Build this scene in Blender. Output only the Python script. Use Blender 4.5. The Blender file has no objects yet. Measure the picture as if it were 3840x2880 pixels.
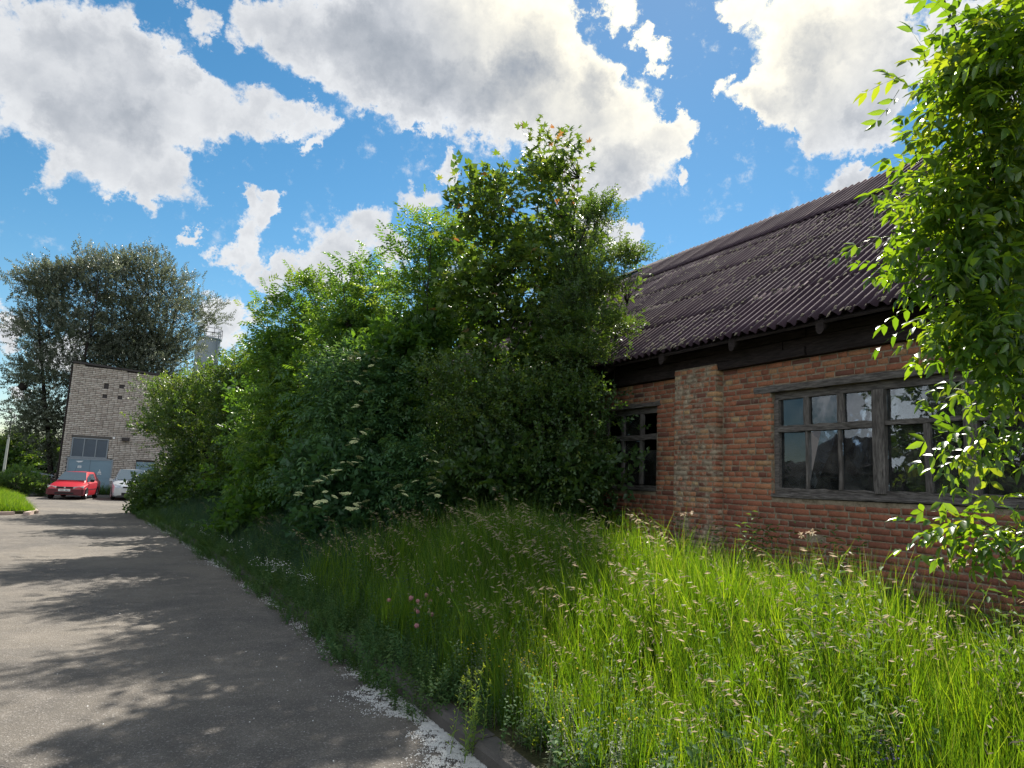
import bpy, math, random
import numpy as np
from mathutils import Vector, Matrix
rng = np.random.default_rng(11)
random.seed(5)
SC = bpy.context.scene
COL = SC.collection

# ------------------------------------------------------------------ camera
def setup_camera():
    y, p, r = map(math.radians, (28.0, 8.15, 2.6))
    F = Vector((math.sin(y)*math.cos(p), math.cos(y)*math.cos(p), math.sin(p)))
    R0 = Vector((math.cos(y), -math.sin(y), 0)); U0 = R0.cross(F)
    R = R0*math.cos(r) + U0*math.sin(r); U = -R0*math.sin(r) + U0*math.cos(r)
    cd = bpy.data.cameras.new('camera'); co = bpy.data.objects.new('camera', cd); COL.objects.link(co)
    m = Matrix((R, U, -F)).transposed().to_4x4(); m.translation = Vector((0, 0, 1.65))
    co.matrix_world = m
    cd.sensor_width = 36.0; cd.lens = 24.41; cd.clip_start = 0.05; cd.clip_end = 3000
    SC.camera = co
setup_camera()

# ------------------------------------------------------------------ exposure, sun, sky
SC.view_settings.view_transform = 'Standard'; SC.view_settings.look = 'None'
SC.view_settings.gamma = 1.0; SC.view_settings.exposure = 1.1
try: SC.view_settings.use_curve_mapping = False
except Exception: pass
SUN_EL, SUN_AZ = math.radians(43.5), math.radians(41.0)     # azimuth from +Y towards +X
SUN_DIR = Vector((math.sin(SUN_AZ)*math.cos(SUN_EL), math.cos(SUN_AZ)*math.cos(SUN_EL), math.sin(SUN_EL)))
sl = bpy.data.lights.new('sun', 'SUN'); sl.energy = 4.9; sl.angle = math.radians(0.53); sl.color = (1.0, 0.94, 0.84)
so = bpy.data.objects.new('sun', sl); COL.objects.link(so)
so.rotation_euler = SUN_DIR.to_track_quat('Z', 'Y').to_euler(); so.location = (30, 30, 40)

L_maple= [(6.05, 10.2, 7.61, 0.25, 0.5), (6.07, 10.2, 7.12, 0.35, 0.38), (5.42, 10.1, 6.7, 0.36, 0.48), (6.26, 10.4, 6.85, 0.51, 0.68), (4.55, 10.0, 6.21, 0.31, 0.42), (4.98, 10.1, 5.61, 0.62, 0.55), (6.24, 10.3, 5.8, 0.83, 0.75), (5.36, 10.0, 4.77, 0.93, 0.78), (6.73, 10.4, 5.0, 0.72, 0.76), (5.5, 10.0, 3.76, 1.08, 0.77), (6.64, 10.2, 3.93, 0.74, 0.66), (4.59, 10.2, 4.92, 0.38, 0.54)]
L_plum= [(6.16, 8.9, 5.98, 0.15, 0.34), (6.48, 8.8, 5.31, 0.24, 0.13), (6.03, 9.0, 5.2, 0.26, 0.34), (6.09, 8.8, 4.7, 0.29, 0.18), (6.2, 8.5, 4.14, 0.28, 0.08), (5.69, 8.6, 3.65, 0.31, 0.19), (5.63, 8.8, 4.26, 0.28, 0.28), (5.7, 8.3, 3.51, 0.19, 0.09)]
L_ashD= [(4.63, 11.8, 6.39, 0.44, 0.44), (4.15, 11.8, 5.93, 0.43, 0.43), (4.9, 11.8, 5.81, 0.62, 0.62), (4.2, 11.8, 5.14, 0.6, 0.68), (4.7, 11.6, 4.57, 0.76, 0.76), (4.06, 11.7, 4.07, 0.58, 0.75)]
L_ashC= [(3.96, 14.5, 6.2, 0.45, 0.4), (3.56, 14.5, 5.56, 0.45, 0.45), (4.29, 14.4, 5.56, 0.66, 0.71), (3.75, 14.4, 4.65, 0.74, 0.79), (4.56, 14.3, 4.34, 0.7, 0.8), (3.63, 14.4, 3.74, 0.78, 0.87)]
L_ashB= [(3.37, 17.3, 6.28, 0.4, 0.4), (2.87, 17.3, 5.6, 0.57, 0.57), (3.65, 17.2, 5.35, 0.69, 0.81), (2.9, 17.3, 4.63, 0.59, 0.68), (3.28, 17.1, 4.25, 0.9, 1.01), (2.56, 17.5, 4.61, 0.34, 0.43)]
L_bushA= [(2.11, 27.0, 4.4, 0.75, 0.4), (1.26, 28.0, 4.37, 0.68, 0.58), (2.87, 24.0, 4.7, 0.76, 0.68), (0.97, 29.0, 3.12, 0.59, 0.69), (2.02, 26.5, 3.33, 1.3, 1.17), (2.91, 23.5, 3.6, 1.03, 1.26), (1.7, 29.0, 1.73, 0.42, 0.8), (2.21, 26.5, 1.48, 1.37, 0.97), (3.14, 23.0, 1.92, 1.01, 1.3), (0.54, 29.0, 4.25, 0.24, 0.17), (0.51, 29.0, 3.09, 0.21, 0.14)]
L_ashI= [(3.08, 16.3, 3.47, 0.64, 0.74), (2.76, 17.0, 2.63, 0.54, 0.87), (3.46, 15.8, 2.63, 0.73, 0.83), (2.97, 16.0, 1.68, 0.72, 0.61), (3.65, 15.0, 1.71, 0.59, 0.59), (3.56, 15.6, 3.35, 0.52, 0.62)]
L_elder= [(3.34, 12.0, 3.51, 0.49, 0.37), (2.97, 12.3, 3.01, 0.33, 0.41), (3.73, 11.8, 3.12, 0.65, 0.49), (3.2, 11.8, 2.51, 0.56, 0.48), (3.8, 11.3, 2.21, 0.63, 0.47), (3.2, 11.6, 1.79, 0.7, 0.39), (2.78, 12.0, 1.46, 0.39, 0.24), (3.65, 11.2, 1.51, 0.61, 0.31)]
L_elderR= [(4.2, 10.4, 1.99, 0.33, 0.3), (3.99, 10.6, 1.61, 0.37, 0.3), (4.23, 10.2, 1.49, 0.33, 0.22), (3.77, 10.6, 1.39, 0.29, 0.18)]
L_hazel= [(4.44, 10.0, 3.17, 0.51, 0.44), (4.92, 9.6, 2.67, 0.65, 0.58), (5.43, 9.2, 2.83, 0.64, 0.5), (5.59, 8.8, 2.96, 0.35, 0.31), (5.32, 9.1, 2.11, 0.77, 0.49), (5.6, 8.7, 2.26, 0.34, 0.51), (4.86, 9.4, 1.81, 0.63, 0.42), (5.54, 8.7, 1.65, 0.37, 0.34), (5.67, 8.35, 2.66, 0.15, 0.2), (4.56, 10.0, 2.45, 0.37, 0.51), (5.73, 8.5, 1.79, 0.17, 0.27)]
L_right= [(3.17, 1.32, 3.7, 0.1, 0.08), (3.02, 1.46, 3.64, 0.06, 0.04), (3.2, 1.42, 3.58, 0.09, 0.09), (3.0, 1.49, 3.44, 0.06, 0.05), (2.91, 1.49, 3.38, 0.02, 0.03), (3.15, 1.5, 3.39, 0.09, 0.08), (3.07, 1.54, 3.27, 0.04, 0.04), (3.22, 1.56, 3.2, 0.12, 0.1), (3.38, 1.51, 3.16, 0.1, 0.17), (3.06, 1.74, 3.07, 0.05, 0.05), (3.24, 1.67, 3.05, 0.09, 0.08), (3.11, 1.79, 2.9, 0.04, 0.05), (3.29, 1.67, 2.91, 0.12, 0.1), (3.47, 1.61, 2.82, 0.1, 0.15), (3.17, 1.77, 2.76, 0.05, 0.05), (3.26, 1.65, 2.7, 0.09, 0.07), (3.39, 1.68, 2.6, 0.09, 0.08), (3.09, 1.83, 2.55, 0.03, 0.02), (3.24, 1.79, 2.51, 0.06, 0.04), (3.31, 1.68, 2.46, 0.07, 0.05), (3.28, 1.76, 2.39, 0.04, 0.02), (3.46, 1.63, 2.38, 0.06, 0.11), (3.52, 1.78, 2.3, 0.04, 0.03), (3.66, 2.19, 2.18, 0.02, 0.01), (3.63, 2.06, 2.14, 0.03, 0.01), (3.68, 1.97, 2.15, 0.03, 0.01), (3.64, 1.81, 2.19, 0.03, 0.02), (3.35, 1.77, 1.98, 0.03, 0.01), (3.45, 1.78, 1.99, 0.03, 0.02), (3.51, 1.68, 1.99, 0.03, 0.06), (3.48, 1.75, 1.86, 0.03, 0.02), (3.45, 1.82, 1.63, 0.02, 0.02), (3.54, 1.87, 1.55, 0.04, 0.03), (3.58, 1.78, 1.55, 0.04, 0.03), (3.07, 1.46, 1.61, 0.01, 0.04), (3.59, 1.43, 3.54, 0.05, 0.13), (3.79, 1.55, 2.95, 0.05, 0.13), (3.91, 1.65, 2.31, 0.03, 0.08)]
L_popL= [(-6.65, 52.0, 12.59, 1.02, 1.17), (-5.4, 52.0, 12.51, 1.63, 1.78), (-4.04, 52.0, 13.99, 1.51, 1.36), (-6.06, 52.0, 9.68, 1.46, 1.75), (-4.35, 52.0, 9.93, 2.38, 2.08), (-6.02, 52.0, 7.32, 1.01, 1.45), (-4.91, 51.5, 6.51, 2.03, 2.03), (-5.75, 51.5, 4.4, 0.85, 1.14), (-4.8, 51.0, 3.88, 1.42, 1.42), (-4.09, 50.5, 2.21, 0.85, 0.85)]
L_popR= [(-2.54, 54.0, 14.44, 1.75, 1.75), (-0.63, 54.0, 15.13, 1.46, 1.63), (0.95, 54.0, 14.06, 1.65, 1.48), (-2.19, 54.0, 11.23, 2.54, 2.54), (0.65, 54.0, 11.32, 2.61, 2.61), (2.82, 54.0, 13.52, 1.27, 0.54), (3.24, 54.0, 12.39, 1.07, 0.4), (0.76, 53.5, 10.1, 1.29, 1.03), (-0.49, 53.5, 8.47, 2.85, 1.9), (-2.63, 53.5, 7.9, 2.17, 1.86), (0.69, 53.0, 7.91, 1.27, 0.95)]
UMB= [(2.93, 11.6, 3.54), (3.04, 11.63, 3.63), (3.1, 11.65, 3.68), (3.17, 11.66, 3.74), (3.3, 11.66, 3.75), (3.36, 11.67, 3.79), (3.5, 11.68, 3.83), (3.43, 11.62, 3.65), (3.51, 11.63, 3.7), (3.6, 11.63, 3.7), (3.41, 11.58, 3.55), (3.27, 11.55, 3.44), (3.21, 11.52, 3.35), (3.14, 11.47, 3.22), (2.98, 11.48, 3.22), (3.29, 11.41, 3.07), (3.37, 11.41, 3.09), (3.2, 11.35, 2.9), (3.12, 11.32, 2.82), (3.1, 11.3, 2.78), (3.33, 11.16, 2.42), (3.23, 11.14, 2.36), (3.09, 11.1, 2.25), (3.07, 11.08, 2.2), (2.97, 11.05, 2.14), (3.16, 10.97, 1.95), (2.87, 10.94, 1.86), (2.98, 10.93, 1.85), (3.05, 10.94, 1.87), (2.71, 10.89, 1.73), (2.79, 10.88, 1.73), (2.59, 10.84, 1.62), (2.67, 10.85, 1.65), (2.43, 10.81, 1.54), (2.5, 10.82, 1.56), (2.31, 10.78, 1.47), (2.38, 10.78, 1.48), (2.2, 10.74, 1.37), (2.17, 10.72, 1.34), (2.58, 10.75, 1.4), (2.72, 10.71, 1.33), (2.86, 10.73, 1.38), (2.93, 10.73, 1.38), (2.55, 10.68, 1.26), (2.48, 10.68, 1.24), (2.44, 10.64, 1.17), (3.06, 10.66, 1.22), (3.11, 10.67, 1.25), (3.2, 10.68, 1.28), (2.95, 10.63, 1.16), (3.0, 10.63, 1.16), (3.89, 9.71, 2.07), (3.73, 9.68, 1.99), (3.82, 9.65, 1.93), (3.92, 9.64, 1.92), (3.94, 9.58, 1.77), (3.83, 9.54, 1.68), (3.92, 9.52, 1.64), (3.58, 9.51, 1.62), (3.77, 9.5, 1.6), (3.82, 9.47, 1.54), (3.31, 9.48, 1.54), (3.34, 9.45, 1.48), (3.38, 9.43, 1.43), (3.91, 9.45, 1.49), (3.77, 9.43, 1.45), (3.86, 9.42, 1.43), (3.65, 11.0, 2.05)]
CL= [(-0.165, 0.871, 0.463, 2.45), (-0.162, 0.901, 0.403, 2.6), (-0.12, 0.87, 0.479, 2.58), (-0.073, 0.866, 0.495, 1.95), (-0.112, 0.896, 0.429, 3.25), (-0.126, 0.917, 0.378, 2.27), (-0.068, 0.892, 0.447, 3.11), (-0.076, 0.921, 0.383, 2.96), (-0.033, 0.877, 0.48, 1.81), (-0.023, 0.9, 0.436, 2.74), (-0.032, 0.925, 0.379, 2.82), (-0.026, 0.943, 0.333, 1.44), (0.017, 0.933, 0.359, 1.93), (0.013, 0.883, 0.469, 1.37), (0.028, 0.898, 0.439, 2.59), (0.07, 0.893, 0.444, 2.22), (0.109, 0.889, 0.444, 1.98), (0.141, 0.879, 0.455, 1.24), (0.173, 0.876, 0.451, 1.43), (0.173, 0.89, 0.421, 0.71), (-0.127, 0.934, 0.334, 1.15), (0.015, 0.848, 0.529, 1.17), (0.075, 0.838, 0.54, 1.94), (0.123, 0.829, 0.546, 2.9), (0.153, 0.832, 0.533, 2.69), (0.198, 0.823, 0.532, 3.42), (0.231, 0.799, 0.556, 4.39), (0.26, 0.819, 0.512, 2.92), (0.293, 0.779, 0.554, 5.2), (0.332, 0.8, 0.5, 2.7), (0.358, 0.748, 0.559, 4.96), (0.382, 0.775, 0.503, 3.08), (0.391, 0.723, 0.57, 2.95), (0.427, 0.743, 0.515, 4.12), (0.472, 0.732, 0.491, 3.84), (0.508, 0.729, 0.46, 3.54), (0.537, 0.724, 0.433, 2.32), (0.556, 0.7, 0.448, 2.82), (0.575, 0.675, 0.462, 1.74), (0.593, 0.651, 0.473, 1.03), (0.283, 0.837, 0.469, 1.17), (0.48, 0.703, 0.525, 1.7), (0.496, 0.765, 0.411, 2.16), (0.527, 0.762, 0.377, 2.19), (0.498, 0.787, 0.365, 2.57), (0.548, 0.758, 0.353, 1.46), (0.639, 0.52, 0.566, 2.83), (0.672, 0.495, 0.551, 3.42), (0.705, 0.458, 0.542, 2.43), (0.668, 0.531, 0.522, 2.89), (0.642, 0.58, 0.502, 1.49), (0.612, 0.604, 0.511, 1.0), (0.664, 0.562, 0.494, 1.97), (0.712, 0.494, 0.499, 3.77), (0.74, 0.472, 0.479, 2.48), (0.713, 0.528, 0.462, 2.26), (0.741, 0.498, 0.45, 1.58), (0.739, 0.449, 0.502, 1.22), (0.595, 0.55, 0.586, 1.42), (0.756, 0.395, 0.523, 2.32), (0.782, 0.367, 0.504, 3.38), (0.769, 0.414, 0.487, 1.48), (0.801, 0.388, 0.456, 2.3), (0.465, 0.655, 0.595, 1.45), (0.512, 0.64, 0.572, 1.15), (0.534, 0.639, 0.554, 1.06), (0.535, 0.657, 0.532, 0.87), (0.744, 0.536, 0.398, 1.47), (0.75, 0.524, 0.403, 1.13), (0.105, 0.934, 0.34, 1.77), (0.088, 0.928, 0.362, 0.78), (0.124, 0.928, 0.352, 0.97), (0.1, 0.944, 0.313, 1.29), (0.036, 0.954, 0.296, 0.55), (0.07, 0.956, 0.285, 1.12), (0.094, 0.955, 0.28, 1.3), (0.119, 0.957, 0.263, 1.33), (0.164, 0.947, 0.276, 1.36), (0.198, 0.936, 0.292, 2.08), (0.229, 0.919, 0.32, 2.09), (0.264, 0.906, 0.331, 1.76), (0.28, 0.909, 0.308, 1.79), (0.213, 0.939, 0.27, 2.11), (0.143, 0.956, 0.255, 1.36), (0.299, 0.874, 0.382, 1.33), (0.323, 0.846, 0.424, 0.97), (0.333, 0.839, 0.431, 0.62), (0.575, 0.741, 0.347, 0.95), (0.608, 0.676, 0.416, 0.78), (-0.15, 0.977, 0.151, 1.23), (-0.153, 0.978, 0.14, 1.37), (-0.085, 0.987, 0.134, 1.77), (-0.142, 0.987, 0.078, 0.7), (-0.129, 0.989, 0.079, 0.57), (-0.134, 0.99, 0.042, 0.4), (0.082, 0.978, 0.192, 1.66), (0.094, 0.979, 0.181, 1.51), (0.397, 0.88, 0.262, 2.99)]


class NT:
    """small helper to write node trees"""
    def __init__(s, tree): s.t = tree; s.n = tree.nodes; s.l = tree.links
    def add(s, typ, **kw):
        nd = s.n.new(typ)
        for k, v in kw.items(): setattr(nd, k, v)
        return nd
    def put(s, sock, v):
        if v is None: return
        if isinstance(v, bpy.types.NodeSocket): s.l.new(v, sock)
        else:
            if hasattr(sock, 'default_value'):
                try: sock.default_value = v
                except Exception:
                    sock.default_value = (*v, 1.0) if len(v) == 3 else v
    def math(s, op, a, b=None, c=None, clamp=False):
        nd = s.add('ShaderNodeMath', operation=op, use_clamp=clamp)
        for i, v in enumerate((a, b, c)): s.put(nd.inputs[i], v)
        return nd.outputs[0]
    def vmath(s, op, a, b=None, scale=None):
        nd = s.add('ShaderNodeVectorMath', operation=op)
        s.put(nd.inputs[0], a); s.put(nd.inputs[1], b)
        if scale is not None: s.put(nd.inputs['Scale'], scale)
        return nd.outputs['Value'] if op in ('DOT_PRODUCT', 'LENGTH') else nd.outputs[0]
    def noise(s, vec, scale, detail=3.0, rough=0.5, out='Fac'):
        nd = s.add('ShaderNodeTexNoise'); s.put(nd.inputs['Vector'], vec)
        nd.inputs['Scale'].default_value = scale; nd.inputs['Detail'].default_value = detail
        nd.inputs['Roughness'].default_value = rough
        return nd.outputs[out]
    def mr(s, v, a, b, c=0.0, d=1.0, smooth=True):
        nd = s.add('ShaderNodeMapRange', interpolation_type='SMOOTHSTEP' if smooth else 'LINEAR')
        s.put(nd.inputs[0], v)
        for i, q in enumerate((a, b, c, d)): s.put(nd.inputs[i+1], q)
        return nd.outputs[0]
    def mix(s, f, a, b, blend='MIX'):
        nd = s.add('ShaderNodeMix', data_type='RGBA', blend_type=blend)
        s.put(nd.inputs[0], f)
        for sock, v in ((nd.inputs[6], a), (nd.inputs[7], b)):
            if isinstance(v, bpy.types.NodeSocket): s.l.new(v, sock)
            else: sock.default_value = (v[0], v[1], v[2], 1)
        return nd.outputs[2]
    def ramp(s, f, stops, interp='LINEAR'):
        nd = s.add('ShaderNodeValToRGB'); s.put(nd.inputs[0], f); cr = nd.color_ramp; cr.interpolation = interp
        cr.elements[0].position = stops[0][0]; cr.elements[0].color = (*stops[0][1], 1)
        cr.elements[1].position = stops[-1][0]; cr.elements[1].color = (*stops[-1][1], 1)
        for p, c in stops[1:-1]:
            e = cr.elements.new(p); e.color = (*c, 1)
        return nd.outputs[0]

def build_sky():
    w = bpy.data.worlds.new('World'); SC.world = w; w.use_nodes = True
    w.node_tree.nodes.clear(); N = NT(w.node_tree)
    tc = N.add('ShaderNodeTexCoord'); d = tc.outputs['Generated']
    sky = N.add('ShaderNodeTexSky', sky_type='NISHITA'); sky.sun_disc = False
    sky.sun_elevation = SUN_EL; sky.sun_rotation = SUN_AZ
    sky.air_density = 1.0; sky.dust_density = 0.08; sky.ozone_density = 1.5; sky.altitude = 150
    hs = N.add('ShaderNodeHueSaturation'); hs.inputs['Saturation'].default_value = 1.30; hs.inputs['Hue'].default_value = 0.488; hs.inputs['Value'].default_value = 1.0
    N.put(hs.inputs['Color'], sky.outputs[0])
    bg = N.add('ShaderNodeBackground'); N.put(bg.inputs[0], hs.outputs[0]); bg.inputs[1].default_value = SKY_STRENGTH
    # domain-warped direction gives the ragged cloud edges
    nv = N.noise(d, 5.0, 2.0, 0.5, 'Color'); nv2 = N.noise(d, 20.0, 9.0, 0.66, 'Color')
    o1 = N.vmath('SCALE', N.vmath('SUBTRACT', nv, (0.5, 0.5, 0.5)), None, 0.055)
    o2 = N.vmath('SCALE', N.vmath('SUBTRACT', nv2, (0.5, 0.5, 0.5)), None, 0.115)
    dw = N.vmath('NORMALIZE', N.vmath('ADD', N.vmath('ADD', d, o1), o2))
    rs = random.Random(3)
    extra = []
    for k in range(34):                                    # unseen cumulus, enlarged and kept low to light the shaded walls
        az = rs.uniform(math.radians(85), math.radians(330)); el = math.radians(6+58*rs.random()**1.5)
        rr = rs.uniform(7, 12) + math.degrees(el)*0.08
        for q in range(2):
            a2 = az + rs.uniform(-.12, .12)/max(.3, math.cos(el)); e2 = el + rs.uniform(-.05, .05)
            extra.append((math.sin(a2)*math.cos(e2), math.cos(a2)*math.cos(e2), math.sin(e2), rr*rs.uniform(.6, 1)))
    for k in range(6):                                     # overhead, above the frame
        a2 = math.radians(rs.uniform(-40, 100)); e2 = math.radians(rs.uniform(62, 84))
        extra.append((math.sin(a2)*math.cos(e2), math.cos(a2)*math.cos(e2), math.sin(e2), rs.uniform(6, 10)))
    tot = None
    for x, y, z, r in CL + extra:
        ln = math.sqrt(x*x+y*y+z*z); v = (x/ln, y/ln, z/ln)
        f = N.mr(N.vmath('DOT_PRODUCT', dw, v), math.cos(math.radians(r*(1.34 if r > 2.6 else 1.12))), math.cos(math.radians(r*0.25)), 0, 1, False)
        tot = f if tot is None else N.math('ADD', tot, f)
    fine = N.noise(d, 34.0, 10.0, 0.68); mid = N.noise(d, 9.0, 5.0, 0.55)
    dens = N.math('ADD', N.math('ADD', N.math('MINIMUM', tot, 3.0), N.math('MULTIPLY', N.math('SUBTRACT', fine, 0.5), 2.3)), N.math('MULTIPLY', N.math('SUBTRACT', mid, 0.5), 0.7))
    alpha = N.mr(dens, 0.12, 0.95)
    core = N.mr(N.math('ADD', N.math('ADD', N.math('MINIMUM', tot, 3.4), N.math('MULTIPLY', N.math('SUBTRACT', N.noise(d, 11.0, 8.0, 0.62), 0.5), 3.4)), N.math('MULTIPLY', N.math('SUBTRACT', N.noise(d, 3.0, 3.0, 0.5), 0.5), 2.0)), 0.25, 3.45, smooth=False)
    sd = N.vmath('DOT_PRODUCT', d, tuple(SUN_DIR))
    near = N.mr(sd, 0.93, 1.0)
    cc = N.ramp(core, [(0.0, (0.52, 0.53, 0.54)), (0.3, (0.45, 0.46, 0.475)), (0.65, (0.335, 0.35, 0.375)), (1.0, (0.225, 0.245, 0.275))])
    cc = N.mix(N.math('MULTIPLY', near, N.math('SUBTRACT', 1.0, core)), cc, (0.95, 0.86, 0.62))
    # unseen front-lit clouds opposite the sun, brightened to fill shaded wall and thicket
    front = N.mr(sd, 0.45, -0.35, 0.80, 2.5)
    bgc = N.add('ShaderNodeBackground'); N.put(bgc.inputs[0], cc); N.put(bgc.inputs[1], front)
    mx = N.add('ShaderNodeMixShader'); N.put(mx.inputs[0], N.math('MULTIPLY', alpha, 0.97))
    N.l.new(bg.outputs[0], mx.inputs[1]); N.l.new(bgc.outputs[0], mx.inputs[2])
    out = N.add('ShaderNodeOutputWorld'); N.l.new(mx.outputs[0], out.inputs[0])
SKY_STRENGTH = 0.056
build_sky()

# ------------------------------------------------------------------ materials
MATS = {}
def new_mat(name):
    m = bpy.data.materials.new(name); m.use_nodes = True; m.node_tree.nodes.clear()
    N = NT(m.node_tree); out = N.add('ShaderNodeOutputMaterial'); MATS[name] = m
    return m, N, out
def principled(N, out, col, rough=0.7, spec=0.3, metal=0.0, bump=None, bumpd=0.02, bstr=0.6):
    b = N.add('ShaderNodeBsdfPrincipled'); N.put(b.inputs['Base Color'], col if isinstance(col, bpy.types.NodeSocket) else (*col, 1))
    N.put(b.inputs['Roughness'], rough); b.inputs['Specular IOR Level'].default_value = spec; b.inputs['Metallic'].default_value = metal
    if bump is not None:
        bn = N.add('ShaderNodeBump'); bn.inputs['Strength'].default_value = bstr; bn.inputs['Distance'].default_value = bumpd
        N.put(bn.inputs['Height'], bump); N.l.new(bn.outputs[0], b.inputs['Normal'])
    N.l.new(b.outputs[0], out.inputs[0]); return b
def simple(name, col, rough=0.7, spec=0.3, metal=0.0, vary=0.25, scale=6.0, bump=0.0):
    m, N, out = new_mat(name)
    g = N.add('ShaderNodeNewGeometry'); p = g.outputs['Position']
    n = N.noise(p, scale, 5.0, 0.6)
    c = N.mix(n, tuple(q*(1-vary) for q in col), tuple(min(1, q*(1+vary)) for q in col))
    principled(N, out, c, rough, spec, metal, N.noise(p, scale*8, 4.0) if bump else None, bump or 0.01)
    return m
def attr(N, name='tint'):
    a = N.add('ShaderNodeAttribute'); a.attribute_name = name; return a.outputs['Fac']

def leaf_mat(name, stops, tstops, tfac=0.42, rough=0.42, spec=0.4):
    """tint attribute: 0 twig, 0.1..1 leaf shades; thin leaves let light through"""
    m, N, out = new_mat(name); t = attr(N)
    c = N.ramp(t, [(0.0, (0.05, 0.04, 0.03)), (0.06, (0.05, 0.04, 0.03))] + stops)
    ct = N.ramp(t, [(0.0, (0.03, 0.02, 0.01)), (0.06, (0.03, 0.02, 0.01))] + tstops)
    b = N.add('ShaderNodeBsdfPrincipled'); N.put(b.inputs['Base Color'], c)
    b.inputs['Roughness'].default_value = rough; b.inputs['Specular IOR Level'].default_value = spec
    tr = N.add('ShaderNodeBsdfTranslucent'); N.put(tr.inputs[0], ct)
    mx = N.add('ShaderNodeMixShader'); mx.inputs[0].default_value = tfac
    N.l.new(b.outputs[0], mx.inputs[1]); N.l.new(tr.outputs[0], mx.inputs[2]); N.l.new(mx.outputs[0], out.inputs[0])
    return m
G = leaf_mat
G('maple_leaf', [(0.1, (0.033, 0.075, 0.018)), (0.6, (0.075, 0.138, 0.033)), (0.9, (0.128, 0.180, 0.045)), (0.95, (0.200, 0.128, 0.053)), (1.0, (0.200, 0.150, 0.060))],
  [(0.1, (0.10, 0.19, 0.015)), (0.6, (0.20, 0.30, 0.02)), (0.9, (0.36, 0.38, 0.04)), (0.95, (0.50, 0.22, 0.05)), (1.0, (0.5, 0.2, 0.05))], 0.40)
G('ash_leaf', [(0.1, (0.033, 0.087, 0.021)), (0.6, (0.072, 0.158, 0.033)), (1.0, (0.128, 0.200, 0.045))],
  [(0.1, (0.12, 0.26, 0.015)), (0.6, (0.22, 0.38, 0.02)), (1.0, (0.40, 0.46, 0.03))], 0.42)
G('near_ash_leaf', [(0.1, (0.025, 0.065, 0.016)), (0.6, (0.053, 0.115, 0.025)), (1.0, (0.094, 0.163, 0.031))],
  [(0.1, (0.14, 0.30, 0.01)), (0.6, (0.30, 0.47, 0.012)), (1.0, (0.52, 0.56, 0.02))], 0.46, 0.30, 0.55)
G('shrub_leaf', [(0.1, (0.022, 0.052, 0.017)), (0.6, (0.047, 0.096, 0.027)), (1.0, (0.098, 0.142, 0.037))],
  [(0.1, (0.08, 0.17, 0.015)), (0.6, (0.17, 0.28, 0.02)), (1.0, (0.38, 0.42, 0.04))], 0.38)
G('elder_leaf', [(0.1, (0.030, 0.083, 0.038)), (0.6, (0.054, 0.135, 0.051)), (1.0, (0.090, 0.180, 0.060))],
  [(0.1, (0.08, 0.19, 0.03)), (1.0, (0.22, 0.33, 0.05))], 0.36, 0.45)
G('poplar_leaf', [(0.1, (0.042, 0.055, 0.034)), (0.6, (0.092, 0.110, 0.074)), (1.0, (0.24, 0.255, 0.205))],
  [(0.1, (0.10, 0.13, 0.06)), (1.0, (0.25, 0.28, 0.17))], 0.34, 0.38, 0.5)
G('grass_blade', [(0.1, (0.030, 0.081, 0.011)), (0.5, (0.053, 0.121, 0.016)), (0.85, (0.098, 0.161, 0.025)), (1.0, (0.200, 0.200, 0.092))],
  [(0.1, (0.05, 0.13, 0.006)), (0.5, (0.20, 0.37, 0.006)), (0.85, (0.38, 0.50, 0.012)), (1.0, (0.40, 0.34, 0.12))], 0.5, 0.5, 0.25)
G('shade_toned_blade', [(0.1, (0.026, 0.062, 0.038)), (0.5, (0.046, 0.095, 0.060)), (0.85, (0.085, 0.130, 0.085)), (1.0, (0.24, 0.21, 0.15))],  # finer grass; the bluish dark of shade is put into its colour
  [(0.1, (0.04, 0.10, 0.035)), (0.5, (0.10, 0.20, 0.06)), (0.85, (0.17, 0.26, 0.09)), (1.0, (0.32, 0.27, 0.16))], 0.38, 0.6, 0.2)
G('weed_leaf', [(0.1, (0.032, 0.084, 0.030)), (0.6, (0.059, 0.128, 0.041)), (1.0, (0.121, 0.176, 0.068))],
  [(0.1, (0.06, 0.15, 0.02)), (1.0, (0.22, 0.31, 0.04))], 0.34, 0.65, 0.15)
G('hoary_leaf', [(0.1, (0.07, 0.10, 0.06)), (1.0, (0.22, 0.25, 0.16))], [(0.1, (0.12, 0.18, 0.06)), (1.0, (0.34, 0.38, 0.16))], 0.3, 0.6)
G('panicle', [(0.1, (0.16, 0.14, 0.09)), (0.6, (0.31, 0.26, 0.16)), (1.0, (0.37, 0.29, 0.19))],
  [(0.1, (0.30, 0.28, 0.12)), (1.0, (0.55, 0.42, 0.30))], 0.42, 0.55)
simple('bark', (0.075, 0.065, 0.055), 0.9, 0.1, vary=0.4, scale=12, bump=0.02)
simple('dark_bark', (0.035, 0.030, 0.028), 0.9, 0.1, vary=0.4, scale=12, bump=0.02)
simple('umbel_cream', (0.46, 0.49, 0.25), 0.8, 0.1, vary=0.2, scale=60)
simple('clover_pink', (0.42, 0.20, 0.22), 0.8, 0.1, vary=0.35, scale=80)
simple('petal_white', (0.75, 0.75, 0.72), 0.7, 0.1, vary=0.1)
simple('petal_yellow', (0.70, 0.52, 0.04), 0.7, 0.1, vary=0.1)
simple('petal_violet', (0.06, 0.05, 0.13), 0.7, 0.1, vary=0.3, scale=50)
simple('moss', (0.125, 0.112, 0.082), 0.95, 0.05, vary=0.7, scale=5, bump=0.01)

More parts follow.
